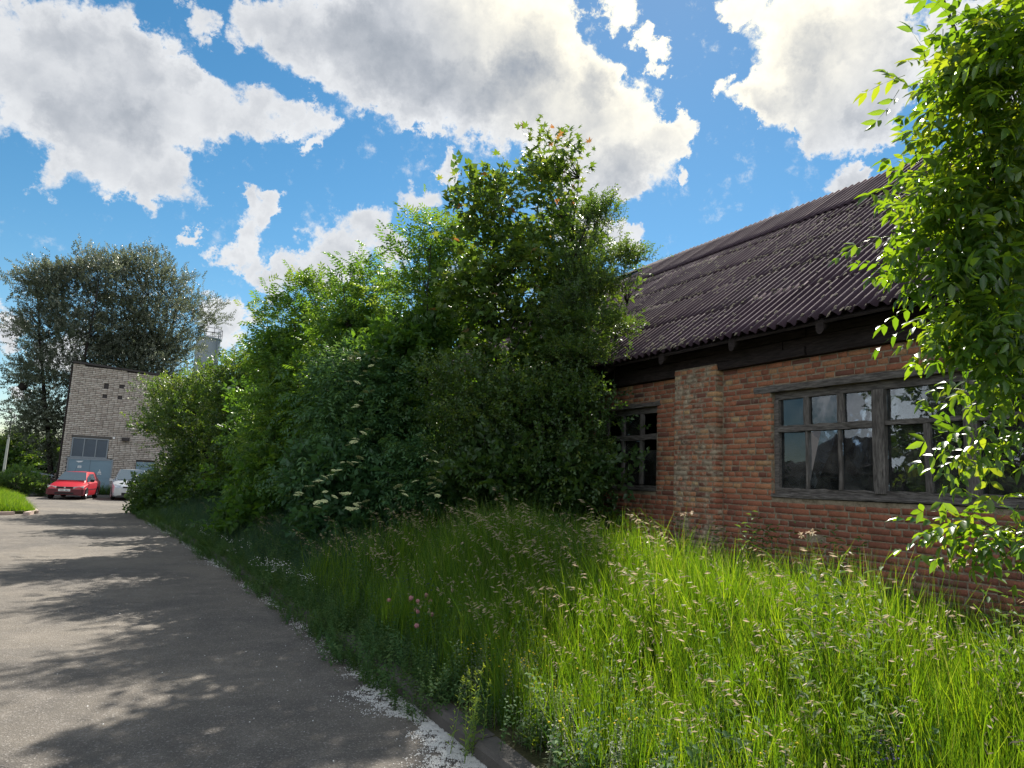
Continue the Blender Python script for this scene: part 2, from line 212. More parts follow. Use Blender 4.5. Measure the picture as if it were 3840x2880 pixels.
def m_asphalt():
    m, N, out = new_mat('asphalt'); p = N.add('ShaderNodeNewGeometry').outputs['Position']
    big = N.noise(p, 0.45, 5.0, 0.6); mid = N.noise(p, 3.0, 5.0, 0.65); fine = N.noise(p, 150.0, 3.0, 0.7)
    c = N.mix(N.mr(big, 0.35, 0.68), (0.118, 0.106, 0.093), (0.225, 0.196, 0.158))
    c = N.mix(N.mr(mid, 0.45, 0.75, 0, 0.45), c, (0.30, 0.265, 0.225))
    vo = N.add('ShaderNodeTexVoronoi'); N.put(vo.inputs['Vector'], p); vo.inputs['Scale'].default_value = 95.0
    c = N.mix(N.mr(fine, 0.42, 0.60, 0.0, 0.95), N.mix(0.6, c, (0.05, 0.047, 0.046)), c)
    st = N.mr(vo.outputs['Color'], 0.72, 0.95, 0, 0.7, False)
    c = N.mix(st, c, (0.30, 0.28, 0.26))
    cr = N.noise(p, 1.3, 8.0, 0.75)
    c = N.mix(N.mr(N.math('ABSOLUTE', N.math('SUBTRACT', cr, 0.5)), 0.0, 0.004, 0.55, 0.0), c, (0.05, 0.047, 0.044))
    patch = N.noise(p, 0.9, 3.0, 0.5); c = N.mix(N.mr(patch, 0.62, 0.66, 0, 0.35), c, (0.085, 0.08, 0.076))
    spots = N.noise(p, 26.0, 4.0, 0.7); c = N.mix(N.mr(spots, 0.60, 0.75, 0, 0.5), c, (0.08, 0.075, 0.07)); c = N.mix(N.mr(spots, 0.40, 0.28, 0, 0.4), c, (0.33, 0.30, 0.26))
    h = N.math('ADD', N.math('MULTIPLY', fine, 1.0), N.math('MULTIPLY', vo.outputs['Distance'], 1.2))
    principled(N, out, c, 0.88, 0.25, 0, h, 0.006, 0.7)
m_asphalt()
def m_soil():
    m, N, out = new_mat('soil'); p = N.add('ShaderNodeNewGeometry').outputs['Position']
    n = N.noise(p, 2.0, 6.0, 0.65); n2 = N.noise(p, 30.0, 4.0)
    c = N.ramp(n, [(0.3, (0.035, 0.045, 0.018)), (0.55, (0.06, 0.055, 0.03)), (0.8, (0.10, 0.085, 0.06))])
    principled(N, out, c, 0.95, 0.1, 0, n2, 0.03, 0.8)
m_soil()
def m_meadow():
    m, N, out = new_mat('meadow'); p = N.add('ShaderNodeNewGeometry').outputs['Position']
    c = N.ramp(N.noise(p, 0.6, 6.0, 0.7), [(0.3, (0.03, 0.06, 0.015)), (0.7, (0.07, 0.10, 0.03))])
    principled(N, out, c, 0.95, 0.1, 0, N.noise(p, 9.0, 5.0), 0.1, 0.9)
m_meadow()

def m_brick(name, smear):
    m, N, out = new_mat(name); g = N.add('ShaderNodeNewGeometry'); p = g.outputs['Position']; t = attr(N)
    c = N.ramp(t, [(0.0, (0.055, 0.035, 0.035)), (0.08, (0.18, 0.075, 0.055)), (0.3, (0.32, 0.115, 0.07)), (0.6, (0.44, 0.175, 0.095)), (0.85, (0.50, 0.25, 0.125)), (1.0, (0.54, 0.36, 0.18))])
    n = N.noise(p, 45.0, 5.0, 0.65); n2 = N.noise(p, 7.0, 5.0, 0.6); n3 = N.noise(p, 2.2, 4.0, 0.6)
    c = N.mix(N.mr(n, 0.3, 0.75), N.mix(0.45, c, (0.10, 0.05, 0.035)), c)
    mort = N.mix(n, (0.30, 0.25, 0.175), (0.46, 0.40, 0.30))
    lo, hi = (0.60, 0.72) if smear == 0 else (0.47, 0.60)
    sm = N.mr(N.math('ADD', N.math('MULTIPLY', n2, 0.65), N.math('MULTIPLY', n3, 0.35)), lo, hi)
    c = N.mix(N.math('MULTIPLY', sm, 0.82), c, mort)
    soot = N.mr(N.noise(p, 3.3, 8.0, 0.75), 0.52, 0.72, 0, 0.62)
    c = N.mix(soot, c, (0.06, 0.05, 0.045))
    c = N.mix(N.mr(N.noise(p, 0.9, 6.0, 0.7), 0.48, 0.68, 0, 0.45), c, (0.085, 0.055, 0.042))
    c = N.mix(N.mr(N.noise(p, 1.7, 7.0, 0.72), 0.60, 0.74, 0, 0.5), c, (0.42, 0.35, 0.26))
    principled(N, out, c, 0.9, 0.15, 0, N.math('ADD', n, N.math('MULTIPLY', sm, 0.7)), 0.012, 0.8)
m_brick('brick_red', 0); m_brick('brick_smeared', 1)
def m_mortar():
    m, N, out = new_mat('mortar'); p = N.add('ShaderNodeNewGeometry').outputs['Position']
    n = N.noise(p, 18.0, 6.0, 0.65)
    c = N.ramp(n, [(0.3, (0.13, 0.10, 0.07)), (0.5, (0.26, 0.205, 0.145)), (0.8, (0.38, 0.32, 0.24))])
    principled(N, out, c, 0.95, 0.1, 0, N.noise(p, 60, 5.0), 0.015, 0.9)
m_mortar()
def m_silicate():
    m, N, out = new_mat('silicate_brick'); p = N.add('ShaderNodeNewGeometry').outputs['Position']; t = attr(N)
    c = N.ramp(t, [(0.0, (0.31, 0.265, 0.23)), (0.4, (0.38, 0.335, 0.295)), (1.0, (0.45, 0.405, 0.36))])
    n = N.noise(p, 1.1, 6.0, 0.7)
    c = N.mix(N.mr(n, 0.52, 0.75, 0, 0.6), c, (0.16, 0.13, 0.12))
    principled(N, out, c, 0.9, 0.15, 0, N.noise(p, 40, 4.0), 0.01, 0.5)
m_silicate()
simple('dark_joint', (0.055, 0.048, 0.045), 0.95, 0.1)
def m_wood(name, c0, c1, stretch=(1, 1, 1), rough=0.85):
    m, N, out = new_mat(name); g = N.add('ShaderNodeNewGeometry'); mp = N.add('ShaderNodeMapping')
    N.put(mp.inputs[0], g.outputs['Position']); mp.inputs['Scale'].default_value = stretch
    n = N.noise(mp.outputs[0], 6.0, 8.0, 0.7); n2 = N.noise(g.outputs['Position'], 3.0, 4.0)
    c = N.mix(N.mr(n, 0.3, 0.7), c0, c1); c = N.mix(N.mr(n2, 0.4, 0.7, 0, 0.35), c, c0)
    principled(N, out, c, rough, 0.2, 0, n, 0.012, 0.9)
m_wood('weathered_wood', (0.05, 0.043, 0.04), (0.20, 0.18, 0.165), (9, 1.2, 9))
m_wood('weathered_wood_upright', (0.05, 0.043, 0.04), (0.20, 0.18, 0.165), (9, 9, 1.2))
m_wood('dark_wood', (0.014, 0.010, 0.010), (0.045, 0.034, 0.031), (8, 1, 8))
m_wood('tan_wood', (0.16, 0.12, 0.075), (0.34, 0.27, 0.17), (9, 9, 1.5))
def m_slate():
    m, N, out = new_mat('asbestos_sheet'); p = N.add('ShaderNodeNewGeometry').outputs['Position']; oi = N.add('ShaderNodeObjectInfo')
    n = N.noise(p, 1.3, 6.0, 0.65); n2 = N.noise(p, 22.0, 6.0, 0.7)
    c = N.ramp(n, [(0.3, (0.030, 0.017, 0.025)), (0.55, (0.046, 0.028, 0.038)), (0.8, (0.070, 0.048, 0.058))])
    c = N.mix(N.mr(n2, 0.45, 0.8, 0, 0.6), c, (0.035, 0.028, 0.032))
    c = N.mix(N.math('MULTIPLY', oi.outputs['Random'], 0.35), c, (0.035, 0.028, 0.032))
    c = N.mix(N.mr(N.noise(p, 9.0, 6.0, 0.75), 0.60, 0.72, 0, 0.4), c, (0.12, 0.11, 0.09))
    c = N.mix(N.mr(attr(N), 0.86, 1.0, 0, 0.55), c, (0.22, 0.175, 0.19))     # lichen-pale crests; the paler colour also imitates sunlit rib lines
    principled(N, out, c, 0.9, 0.08, 0, n2, 0.01, 0.6)
m_slate()
def m_glass():
    m, N, out = new_mat('window_glass'); p = N.add('ShaderNodeNewGeometry').outputs['Position']
    tr = N.add('ShaderNodeBsdfTransparent'); tr.inputs[0].default_value = (0.55, 0.58, 0.58, 1)
    gl = N.add('ShaderNodeBsdfGlossy'); gl.inputs['Roughness'].default_value = 0.015; gl.inputs[0].default_value = (0.85, 0.92, 1.0, 1)
    bn = N.add('ShaderNodeBump'); bn.inputs['Strength'].default_value = 0.08; bn.inputs['Distance'].default_value = 0.02
    N.put(bn.inputs['Height'], N.noise(p, 3.0, 2.0)); N.l.new(bn.outputs[0], gl.inputs['Normal'])
    fr = N.add('ShaderNodeFresnel'); fr.inputs[0].default_value = 1.75
    mx = N.add('ShaderNodeMixShader'); N.l.new(fr.outputs[0], mx.inputs[0]); N.l.new(tr.outputs[0], mx.inputs[1]); N.l.new(gl.outputs[0], mx.inputs[2])
    df = N.add('ShaderNodeBsdfDiffuse'); df.inputs[0].default_value = (0.28, 0.27, 0.25, 1)
    m2 = N.add('ShaderNodeMixShader'); N.put(m2.inputs[0], N.mr(N.noise(p, 5.0, 6.0, 0.7), 0.35, 0.8, 0.02, 0.16))
    N.l.new(mx.outputs[0], m2.inputs[1]); N.l.new(df.outputs[0], m2.inputs[2]); N.l.new(m2.outputs[0], out.inputs[0])
m_glass()
simple('dark_interior', (0.045, 0.043, 0.042), 0.9, 0.1)
simple('curtain_cloth', (0.34, 0.33, 0.31), 0.9, 0.05, vary=0.35, scale=10)
simple('concrete', (0.085, 0.078, 0.072), 0.9, 0.2, vary=0.3, scale=8, bump=0.01)
simple('pink_concrete', (0.42, 0.33, 0.29), 0.9, 0.1, vary=0.25, scale=1.5)
simple('pale_concrete', (0.36, 0.35, 0.33), 0.9, 0.1, vary=0.2, scale=2)
simple('fluff', (0.58, 0.58, 0.56), 0.95, 0.05, vary=0.3, scale=40)
simple('blue_steel', (0.16, 0.235, 0.29), 0.6, 0.3, vary=0.15, scale=1.5)
simple('steel_frame', (0.20, 0.23, 0.26), 0.5, 0.4, vary=0.15)
simple('steel_tank', (0.20, 0.23, 0.27), 0.5, 0.4, vary=0.25, scale=0.8)
simple('roof_felt', (0.05, 0.045, 0.045), 0.9, 0.1)
simple('sign_white', (0.66, 0.67, 0.68), 0.6, 0.2, vary=0.05)
simple('sign_grey', (0.10, 0.12, 0.15), 0.6, 0.2, vary=0.1)
simple('red_paint', (0.42, 0.018, 0.03), 0.28, 0.6, vary=0.06)
simple('maroon_plastic', (0.09, 0.012, 0.018), 0.45, 0.4, vary=0.1)
simple('silver_paint', (0.50, 0.53, 0.56), 0.28, 0.6, metal=0.35, vary=0.05)
simple('black_plastic', (0.012, 0.012, 0.013), 0.5, 0.3, vary=0.1)
simple('rubber', (0.018, 0.018, 0.018), 0.85, 0.2, vary=0.1)
simple('alloy', (0.55, 0.56, 0.58), 0.35, 0.5, metal=0.6, vary=0.05)
simple('lamp_lens', (0.62, 0.64, 0.66), 0.12, 0.7, metal=0.25, vary=0.05)
simple('car_glass', (0.045, 0.075, 0.10), 0.05, 0.9, vary=0.1)
simple('plate_white', (0.70, 0.70, 0.68), 0.5, 0.3, vary=0.03)
simple('barn_board', (0.05, 0.05, 0.05), 0.9, 0.1)

# ------------------------------------------------------------------ mesh helpers
def mesh_np(name, V, F, mats, tint=None, mat_idx=None, smooth=False):
    """V (n,3); F an (m,k) array or a list of such arrays"""
    me = bpy.data.meshes.new(name); V = np.ascontiguousarray(V, dtype=np.float32)
    Fs = F if isinstance(F, list) else [F]
    Fs = [np.asarray(f, dtype=np.int32) for f in Fs if len(f)]
    nl = sum(f.size for f in Fs); npoly = sum(len(f) for f in Fs)
    me.vertices.add(len(V)); me.vertices.foreach_set('co', V.ravel())
    me.loops.add(nl); me.polygons.add(npoly)
    me.loops.foreach_set('vertex_index', np.concatenate([f.ravel() for f in Fs]))
    sizes = np.concatenate([np.full(len(f), f.shape[1], np.int32) for f in Fs])
    starts = np.zeros(npoly, np.int32); starts[1:] = np.cumsum(sizes)[:-1]
    me.polygons.foreach_set('loop_start', starts)
    if smooth: me.polygons.foreach_set('use_smooth', np.ones(npoly, bool))
    if mat_idx is not None: me.polygons.foreach_set('material_index', np.asarray(mat_idx, np.int32))
    for m in (mats if isinstance(mats, (list, tuple)) else [mats]): me.materials.append(MATS[m])
    if tint is not None:
        a = me.attributes.new('tint', 'FLOAT', 'POINT'); a.data.foreach_set('value', np.asarray(tint, np.float32))
    me.update(calc_edges=True); me.validate()
    return me
def link(name, me, parent=None, loc=None, rot=None, kind=None):
    o = bpy.data.objects.new(name, me); COL.objects.link(o)
    if parent: o.parent = parent
    if loc is not None: o.location = loc
    if rot is not None: o.rotation_euler = rot
    if kind: o['kind'] = kind
    return o
def thing(name, label, cat, loc=(0, 0, 0), rot=(0, 0, 0), group=None):
    o = bpy.data.objects.new(name, None); COL.objects.link(o); o.empty_display_size = 0.2
    o.location = loc; o.rotation_euler = rot; o['label'] = label; o['category'] = cat
    if group: o['group'] = group
    return o
def tagm(o, label, cat, group=None, kind=None):
    o['label'] = label; o['category'] = cat
    if group: o['group'] = group
    if kind: o['kind'] = kind
    return o
class MB:
    """collects boxes, prisms and tubes into one mesh"""
    def __init__(s): s.v = []; s.f = []; s.n = 0
    def raw(s, V, F):
        for f in F: s.f.append([i+s.n for i in f])
        s.v += [tuple(p) for p in V]; s.n += len(V); return s
    def box(s, x0, x1, y0, y1, z0, z1):
        V = [(x, y, z) for z in (z0, z1) for y in (y0, y1) for x in (x0, x1)]
        return s.raw(V, [(0, 2, 3, 1), (4, 5, 7, 6), (0, 1, 5, 4), (2, 6, 7, 3), (0, 4, 6, 2), (1, 3, 7, 5)])
    def tube(s, pts, rads, n=6, cap=True):
        pts = [Vector(p) for p in pts]
        if not isinstance(rads, (list, tuple)): rads = [rads]*len(pts)
        V = []; F = []
        for i, p in enumerate(pts):
            d = (pts[min(i+1, len(pts)-1)] - pts[max(i-1, 0)]).normalized()
            a = d.orthogonal().normalized() if i == 0 else (a - d*a.dot(d)).normalized()
            b = d.cross(a)
            V += [p + (a*math.cos(2*math.pi*k/n) + b*math.sin(2*math.pi*k/n))*rads[i] for k in range(n)]
        for i in range(len(pts)-1):
            for k in range(n):
                F.append((i*n+k, i*n+(k+1) % n, (i+1)*n+(k+1) % n, (i+1)*n+k))
        if cap: F += [tuple(range(n))[::-1], tuple(range((len(pts)-1)*n, len(pts)*n))]
        return s.raw(V, F)
    def prism(s, poly, axis, a, b):
        """extrude a closed 2D polygon along axis from a to b"""
        def P(u, v, w): return {'x': (w, u, v), 'y': (u, w, v), 'z': (u, v, w)}[axis]
        n = len(poly); V = [P(u, v, a) for u, v in poly] + [P(u, v, b) for u, v in poly]
        return s.raw(V, [tuple(range(n))[::-1], tuple(range(n, 2*n))] + [(i, (i+1) % n, n+(i+1) % n, n+i) for i in range(n)])
    def loft(s, rings, cap=True):
        n = len(rings[0]); V = [p for r in rings for p in r]; F = []
        for i in range(len(rings)-1):
            for k in range(n): F.append((i*n+k, i*n+(k+1) % n, (i+1)*n+(k+1) % n, (i+1)*n+k))
        if cap: F += [tuple(range(n))[::-1], tuple(range((len(rings)-1)*n, len(rings)*n))]
        return s.raw(V, F)
    def mesh(s, name, mat, smooth=False, bevel=0):
        me = bpy.data.meshes.new(name); me.from_pydata(s.v, [], s.f); me.materials.append(MATS[mat])
        if smooth:
            for p in me.polygons: p.use_smooth = True
        me.update(); return me
    def obj(s, name, mat, parent=None, smooth=False, **k):
        o = link(name, s.mesh(name, mat, smooth), parent, **k)
        if smooth == 'auto':
            o.data.set_sharp_from_angle(angle=math.radians(35))
        return o
def nrm(a): return a/np.maximum(1e-9, np.linalg.norm(a, axis=-1, keepdims=True))

# ------------------------------------------------------------------ ground, road, verge, kerb
EDGE = [(-6, 2.0), (0, 1.98), (4.6, 1.975), (7, 1.90), (10, 1.76), (14, 1.5), (18, 1.2), (24.5, 0.55), (29, 0.1), (33, 0.0)]
def edge_x(y): return np.interp(y, [e[0] for e in EDGE], [e[1] for e in EDGE])
def verge_z(x, y):
    t = np.clip((x - edge_x(y) - 0.15)/2.6, 0, 1)
    return 0.10 + 0.30*t*t*(3-2*t) + 0.02*np.sin(x*3.1+y*1.7)*np.sin(y*2.3-x)
def grid_sheet(name, xs, ys, zf, mat, kind='structure'):
    X, Y = np.meshgrid(xs, ys); Z = zf(X, Y); V = np.stack([X, Y, Z], -1).reshape(-1, 3)
    nx, ny = len(xs), len(ys); i = np.arange((nx-1)*(ny-1)); r, c = i//(nx-1), i % (nx-1); a = r*nx+c
    return link(name, mesh_np(name, V, np.stack([a, a+1, a+nx+1, a+nx], 1), mat, smooth=True), kind=kind)
grid_sheet('ground', np.linspace(-900, 900, 13), np.linspace(-900, 900, 13), lambda X, Y: X*0-0.012, 'meadow')
def build_road():
    ys = np.concatenate([np.linspace(-12, 33, 91)]); V = []; F = []
    for y in ys:
        e = edge_x(y); V += [(-9.0, y, 0.0), (-5, y, 0.012), (-2, y, 0.012), (e+0.02, y, 0.0)]
    n = len(ys)
    for i in range(n-1):
        for k in range(3): F.append((i*4+k, i*4+k+1, i*4+k+5, i*4+k+4))
    b = len(V); V += [(-16, 33, 0.0), (-9, 33, 0.0), (edge_x(33.0)+.02, 33, 0.0), (12, 33, 0.0), (-16, 46.3, 0.0), (12, 46.3, 0.0)]
    V = np.array(V, float); me = bpy.data.meshes.new('road')
    m = MB(); m.v = [tuple(p) for p in V]; m.n = len(V)
    m.f = F + [[b, b+1, b+2, b+3, b+5, b+4]]
    m.obj('road', 'asphalt', kind='structure')
build_road()
def build_verge():
    ys = np.linspace(-4, 33, 112); us = np.linspace(0, 1, 22); V = []
    for y in ys:
        x0 = edge_x(y)+0.13; x1 = 7.2
        x = x0 + (x1-x0)*us; V += list(zip(x, np.full_like(x, y), verge_z(x, np.full_like(x, y))))
    nx = len(us); i = np.arange((nx-1)*(len(ys)-1)); r, c = i//(nx-1), i % (nx-1); a = r*nx+c
    link('verge', mesh_np('verge', np.array(V), np.stack([a, a+1, a+nx+1, a+nx], 1), 'soil', smooth=True), kind='structure')
build_verge()
def build_kerb():
    k = thing('kerb', 'low dark concrete kerb between the asphalt road and the tall grass', 'kerb')
    y = -2.0; i = 0
    protos = []
    for q in range(4):
        L = 0.985; m = MB(); j = lambda a=.006: random.uniform(-a, a)
        pr = [(0, -0.12), (0, 0.085+j()), (0.022+j(), 0.118+j()), (0.14, 0.12+j()), (0.14, -0.12)]
        rings = [[(x+j(.004), yy, z+j(.004)) for x, z in pr] for yy in (-L/2, -L/2+.02, -.15, .2, L/2-.02, L/2)]
        rings[0] = [(x+.008, yy, z-.006) for x, yy, z in rings[0]]; rings[-1] = [(x+.008, yy, z-.006) for x, yy, z in rings[-1]]
        m.loft(rings); protos.append(m.mesh('kerb_stone', 'concrete'))
    while y < 32.5:
        yc = y+.5; a = math.atan2(edge_x(yc+.5)-edge_x(yc-.5), 1.0)
        link('kerb_stone', protos[i % 4], k, (edge_x(yc), yc, 0.0), (0, random.uniform(-.02, .02), -a))
        y += 1.0; i += 1
build_kerb()
def build_fluff():
    # drifts of poplar down caught along the road edge: a thin uneven felt with ragged holes
    rs = np.random.default_rng(4)
    vs, fs, n = [], [], 0
    N0 = 60000; Y = np.where(rs.random(N0) < .62, rs.uniform(3.8, 6.2, N0), 3.8+20*rs.random(N0)**1.5)
    wv = .5+.25*np.sin(Y*1.9+.6)+.2*np.sin(Y*4.7+1)+.2*np.sin(Y*.83+2); w = np.where(Y < 6.0, .17+.07*np.sin(Y*5.1)+.04*np.sin(Y*13), .06+.11*np.clip(wv, 0, 1.2))
    T_ = np.abs(rs.normal(size=N0))*.62; X = edge_x(Y)+.012-T_*w
    hole = np.sin(X*37+Y*11)+np.sin(Y*29-X*19)+.8*np.sin(Y*57+X*43)+.7*np.sin(X*101-Y*71)
    keep = (rs.random(N0) < np.clip(.48+.30*hole, .06, 1)) & (rs.random(N0) < np.where(Y < 6.0, 1, np.clip(wv*1.3, 0, 1))); X, Y, T_ = X[keep], Y[keep], T_[keep]
    R = rs.uniform(.0025, .0062, len(X))*np.where(Y > 9, 1.5, 1); Z = .010+np.clip(1-T_, 0, 1)*.014*rs.random(len(X))
    A = rs.uniform(0, 6.283, len(X)); B = A+rs.uniform(1.7, 2.5, len(X)); Cc = B+rs.uniform(1.7, 2.5, len(X))
    P3 = np.stack([np.stack([X+R*np.cos(q), Y+R*np.sin(q), Z+R*rs.uniform(-.7, .7, len(X))], 1) for q in (A, B, Cc)]+[np.stack([X, Y, Z+R*.9], 1)], 1).reshape(-1, 3)
    b4 = np.arange(len(X))[:, None]*4; F3 = np.concatenate([b4+[0, 1, 3], b4+[1, 2, 3], b4+[2, 0, 3]])
    vs = [tuple(q) for q in P3]; fs = [tuple(q) for q in F3]; n = len(vs)
    # single flecks blown over the asphalt
    for q in range(420):
        y = 1.5+rs.random()**1.6*26; x = float(edge_x(y))-abs(rs.normal(0, 1.0)) if q % 3 else rs.uniform(-3, 2)
        r = rs.uniform(.003, .007); a = rs.random()*6.28
        for t in range(4): vs.append((x+r*math.cos(a+t*1.571), y+r*math.sin(a+t*1.571), .016))
        vs.append((x, y, .016+r*.8))
        for t in range(4): fs.append((n+t, n+(t+1) % 4, n+4))
        n += 5
    o = link('poplar_fluff', mesh_np('poplar_fluff', np.array(vs), np.array(fs), 'fluff'), kind='stuff')
    o['label'] = 'white poplar fluff drifted along the road edge beside the weeds'
build_fluff()

# ------------------------------------------------------------------ red brick house
XW = 6.80                                   # outer face of the long wall; it faces -X
house = thing('brick_house', 'long derelict red brick house with dark corrugated roof and wooden windows', 'house', (XW, 6.5, 0))
def hp(o):                                  # parent to the house while keeping world placement
    o.parent = house; o.matrix_parent_inverse = Matrix.Translation(house.location).inverted(); return o
Y0, Y1 = -4.0, 24.0
OPEN = [(-0.2, 5.99, 1.63, 2.90), (8.12, 9.75, 1.63, 2.90), (12.2, 13.9, 1.63, 2.90)]
ZT = 3.27
def build_walls():
    m = MB(); x0, x1 = XW+0.007, XW+0.34
    ys = sorted({Y0, Y1, *[o[0] for o in OPEN], *[o[1] for o in OPEN]})
    for a, b in zip(ys[:-1], ys[1:]):
        op = [o for o in OPEN if o[0] <= a and o[1] >= b]
        if op: m.box(x0, x1, a, b, -.1, op[0][2]-.004); m.box(x0, x1, a, b, op[0][3]+.004, ZT)
        else: m.box(x0, x1, a, b, -.1, ZT)
    hp(m.obj('wall', 'mortar'))
    m = MB(); m.box(16.2, 16.5, Y0, Y1, -.1, ZT); m.prism([(x0+.33, -.1), (16.2, -.1), (16.2, ZT), (11.67, 7.4), (x0+.33, ZT)], 'y', Y0, Y0+.3)
    m.prism([(x0+.33, -.1), (16.2, -.1), (16.2, ZT), (11.67, 7.4), (x0+.33, ZT)], 'y', Y1-.3, Y1)
    hp(m.obj('wall', 'mortar'))
    m = MB(); m.box(XW+.35, 16.2, Y0+.3, Y1-.3, -.05, 0.45); hp(m.obj('floor', 'dark_interior'))
    m = MB(); m.box(XW+.35, 16.2, Y0+.3, Y1-.3, 3.15, 3.25); hp(m.obj('ceiling', 'dark_interior'))
    m = MB(); m.box(9.6, 9.7, Y0+.3, Y1-.3, .45, 3.15); hp(m.obj('partition', 'dark_interior'))
build_walls()

BR_F = [(0, 1, 2, 3), (0, 4, 5, 1), (1, 5, 6, 2), (2, 6, 7, 3), (3, 7, 4, 0), (4, 8, 9, 5), (5, 9, 10, 6), (6, 10, 11, 7), (7, 11, 8, 4)]
def brick_verts(l, h, d, r, inset=.007):
    """front face looks along -x, origin in the middle of the front face"""
    y, z = l/2, h/2; j = lambda s: r.uniform(-s, s)
    fr = [(-0.000+j(.003), sy*(y-inset*r.uniform(.5, 2.6)), sz*(z-inset*r.uniform(.5, 1.6))) for sy, sz in ((-1, -1), (-1, 1), (1, 1), (1, -1))]
    mi = [(.010+j(.002), sy*(y+j(.004)), sz*(z+j(.003))) for sy, sz in ((-1, -1), (-1, 1), (1, 1), (1, -1))]
    bk = [(d, sy*y, sz*z) for sy, sz in ((-1, -1), (-1, 1), (1, 1), (1, -1))]
    return fr + mi + bk
def build_bricks():
    r = random.Random(8); COURSE = .0705; specs = []
    def fill(y0, y1, z, xf, smear, d=.06):
        y = y0; tilt = r.uniform(-.002, .002)
        head = r.random() < .22
        y -= r.choice([0, .06, .12, .18])
        while y < y1-.01:
            l = .113 if (head and r.random() < .8) or r.random() < .30 else .233*r.uniform(.94, 1.04)
            a, b = max(y, y0), min(y+l, y1); y += l+r.uniform(.009, .021)
            if b-a < .035: continue
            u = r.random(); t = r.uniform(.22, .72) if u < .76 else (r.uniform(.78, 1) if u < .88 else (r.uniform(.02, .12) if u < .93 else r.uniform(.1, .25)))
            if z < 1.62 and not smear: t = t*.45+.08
            if not smear and r.random() < .012: continue                       # a brick fallen out
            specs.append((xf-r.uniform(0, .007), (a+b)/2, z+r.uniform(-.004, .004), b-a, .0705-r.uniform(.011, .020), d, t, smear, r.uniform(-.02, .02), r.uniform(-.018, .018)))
    z = 0.10+COURSE/2; i = 0
    while z < ZT-.02:
        ivs = [(-1.2, 6.775), (7.61, 15.0)]
        for o in OPEN:
            if o[2]-.03 < z < o[3]+.02:
                nv = []
                for a, b in ivs:
                    if o[1] <= a or o[0] >= b: nv.append((a, b))
                    else:
                        if o[0] > a: nv.append((a, o[0]))
                        if o[1] < b: nv.append((o[1], b))
                ivs = nv
        for a, b in ivs:
            if b-a < .1: continue
            t = r.uniform(0, .03)
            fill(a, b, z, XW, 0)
        fill(6.79, 7.60, z, XW-.12, 1, .15)
        z += COURSE; i += 1
    fill(6.79, 7.60, z, XW-.12, 1, .15)
    # the 300 that show largest are single bricks, the rest one piece of masonry
    def px(s):
        x, y, zz = s[0], s[1], s[2]; dx, dy = x, y; dist = math.hypot(dx, dy)
        az = math.degrees(math.atan2(dx, dy))
        vis = 33 < az < 63.5 and zz > 0.85 and not (y > 9.2)
        vis = vis and not (y < 4.3 and zz > 1.0)
        return (s[3]*s[4]*math.sin(math.radians(az))/dist**2) if vis else 0
    order = sorted(range(len(specs)), key=lambda k: -px(specs[k])); single = set(order[:300])
    cache = {}
    Vs, Fs, Ts, Ms = [], [], [], []; n = 0
    for k, s in enumerate(specs):
        x, y, z, l, h, d, t, smear, ry, rz = s
        if k in single:
            key = (round(l/.03), smear, int(t*6), r.randrange(2))
            if key not in cache:
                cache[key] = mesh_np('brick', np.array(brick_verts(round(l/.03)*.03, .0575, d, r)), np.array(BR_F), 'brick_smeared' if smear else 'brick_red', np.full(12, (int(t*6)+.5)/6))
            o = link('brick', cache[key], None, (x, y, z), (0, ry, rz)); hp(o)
            o.scale = (1, l/(round(l/.03)*.03), h/.0575)
        else:
            V = np.array(brick_verts(l, h, d, r)); c, sn = math.cos(rz), math.sin(rz)
            V = np.stack([V[:, 0]*c-V[:, 1]*sn, V[:, 0]*sn+V[:, 1]*c, V[:, 2]], 1)+(x, y, z)
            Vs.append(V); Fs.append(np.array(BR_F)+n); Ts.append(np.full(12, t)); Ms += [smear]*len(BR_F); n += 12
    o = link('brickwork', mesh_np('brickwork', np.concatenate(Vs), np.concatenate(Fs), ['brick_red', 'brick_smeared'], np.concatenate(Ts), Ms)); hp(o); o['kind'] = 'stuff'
    print('bricks', len(specs))
    m = MB(); m.box(XW-.116, XW+.04, 6.795, 7.595, -.05, 3.355); hp(m.obj('pillar', 'mortar'))
build_bricks()

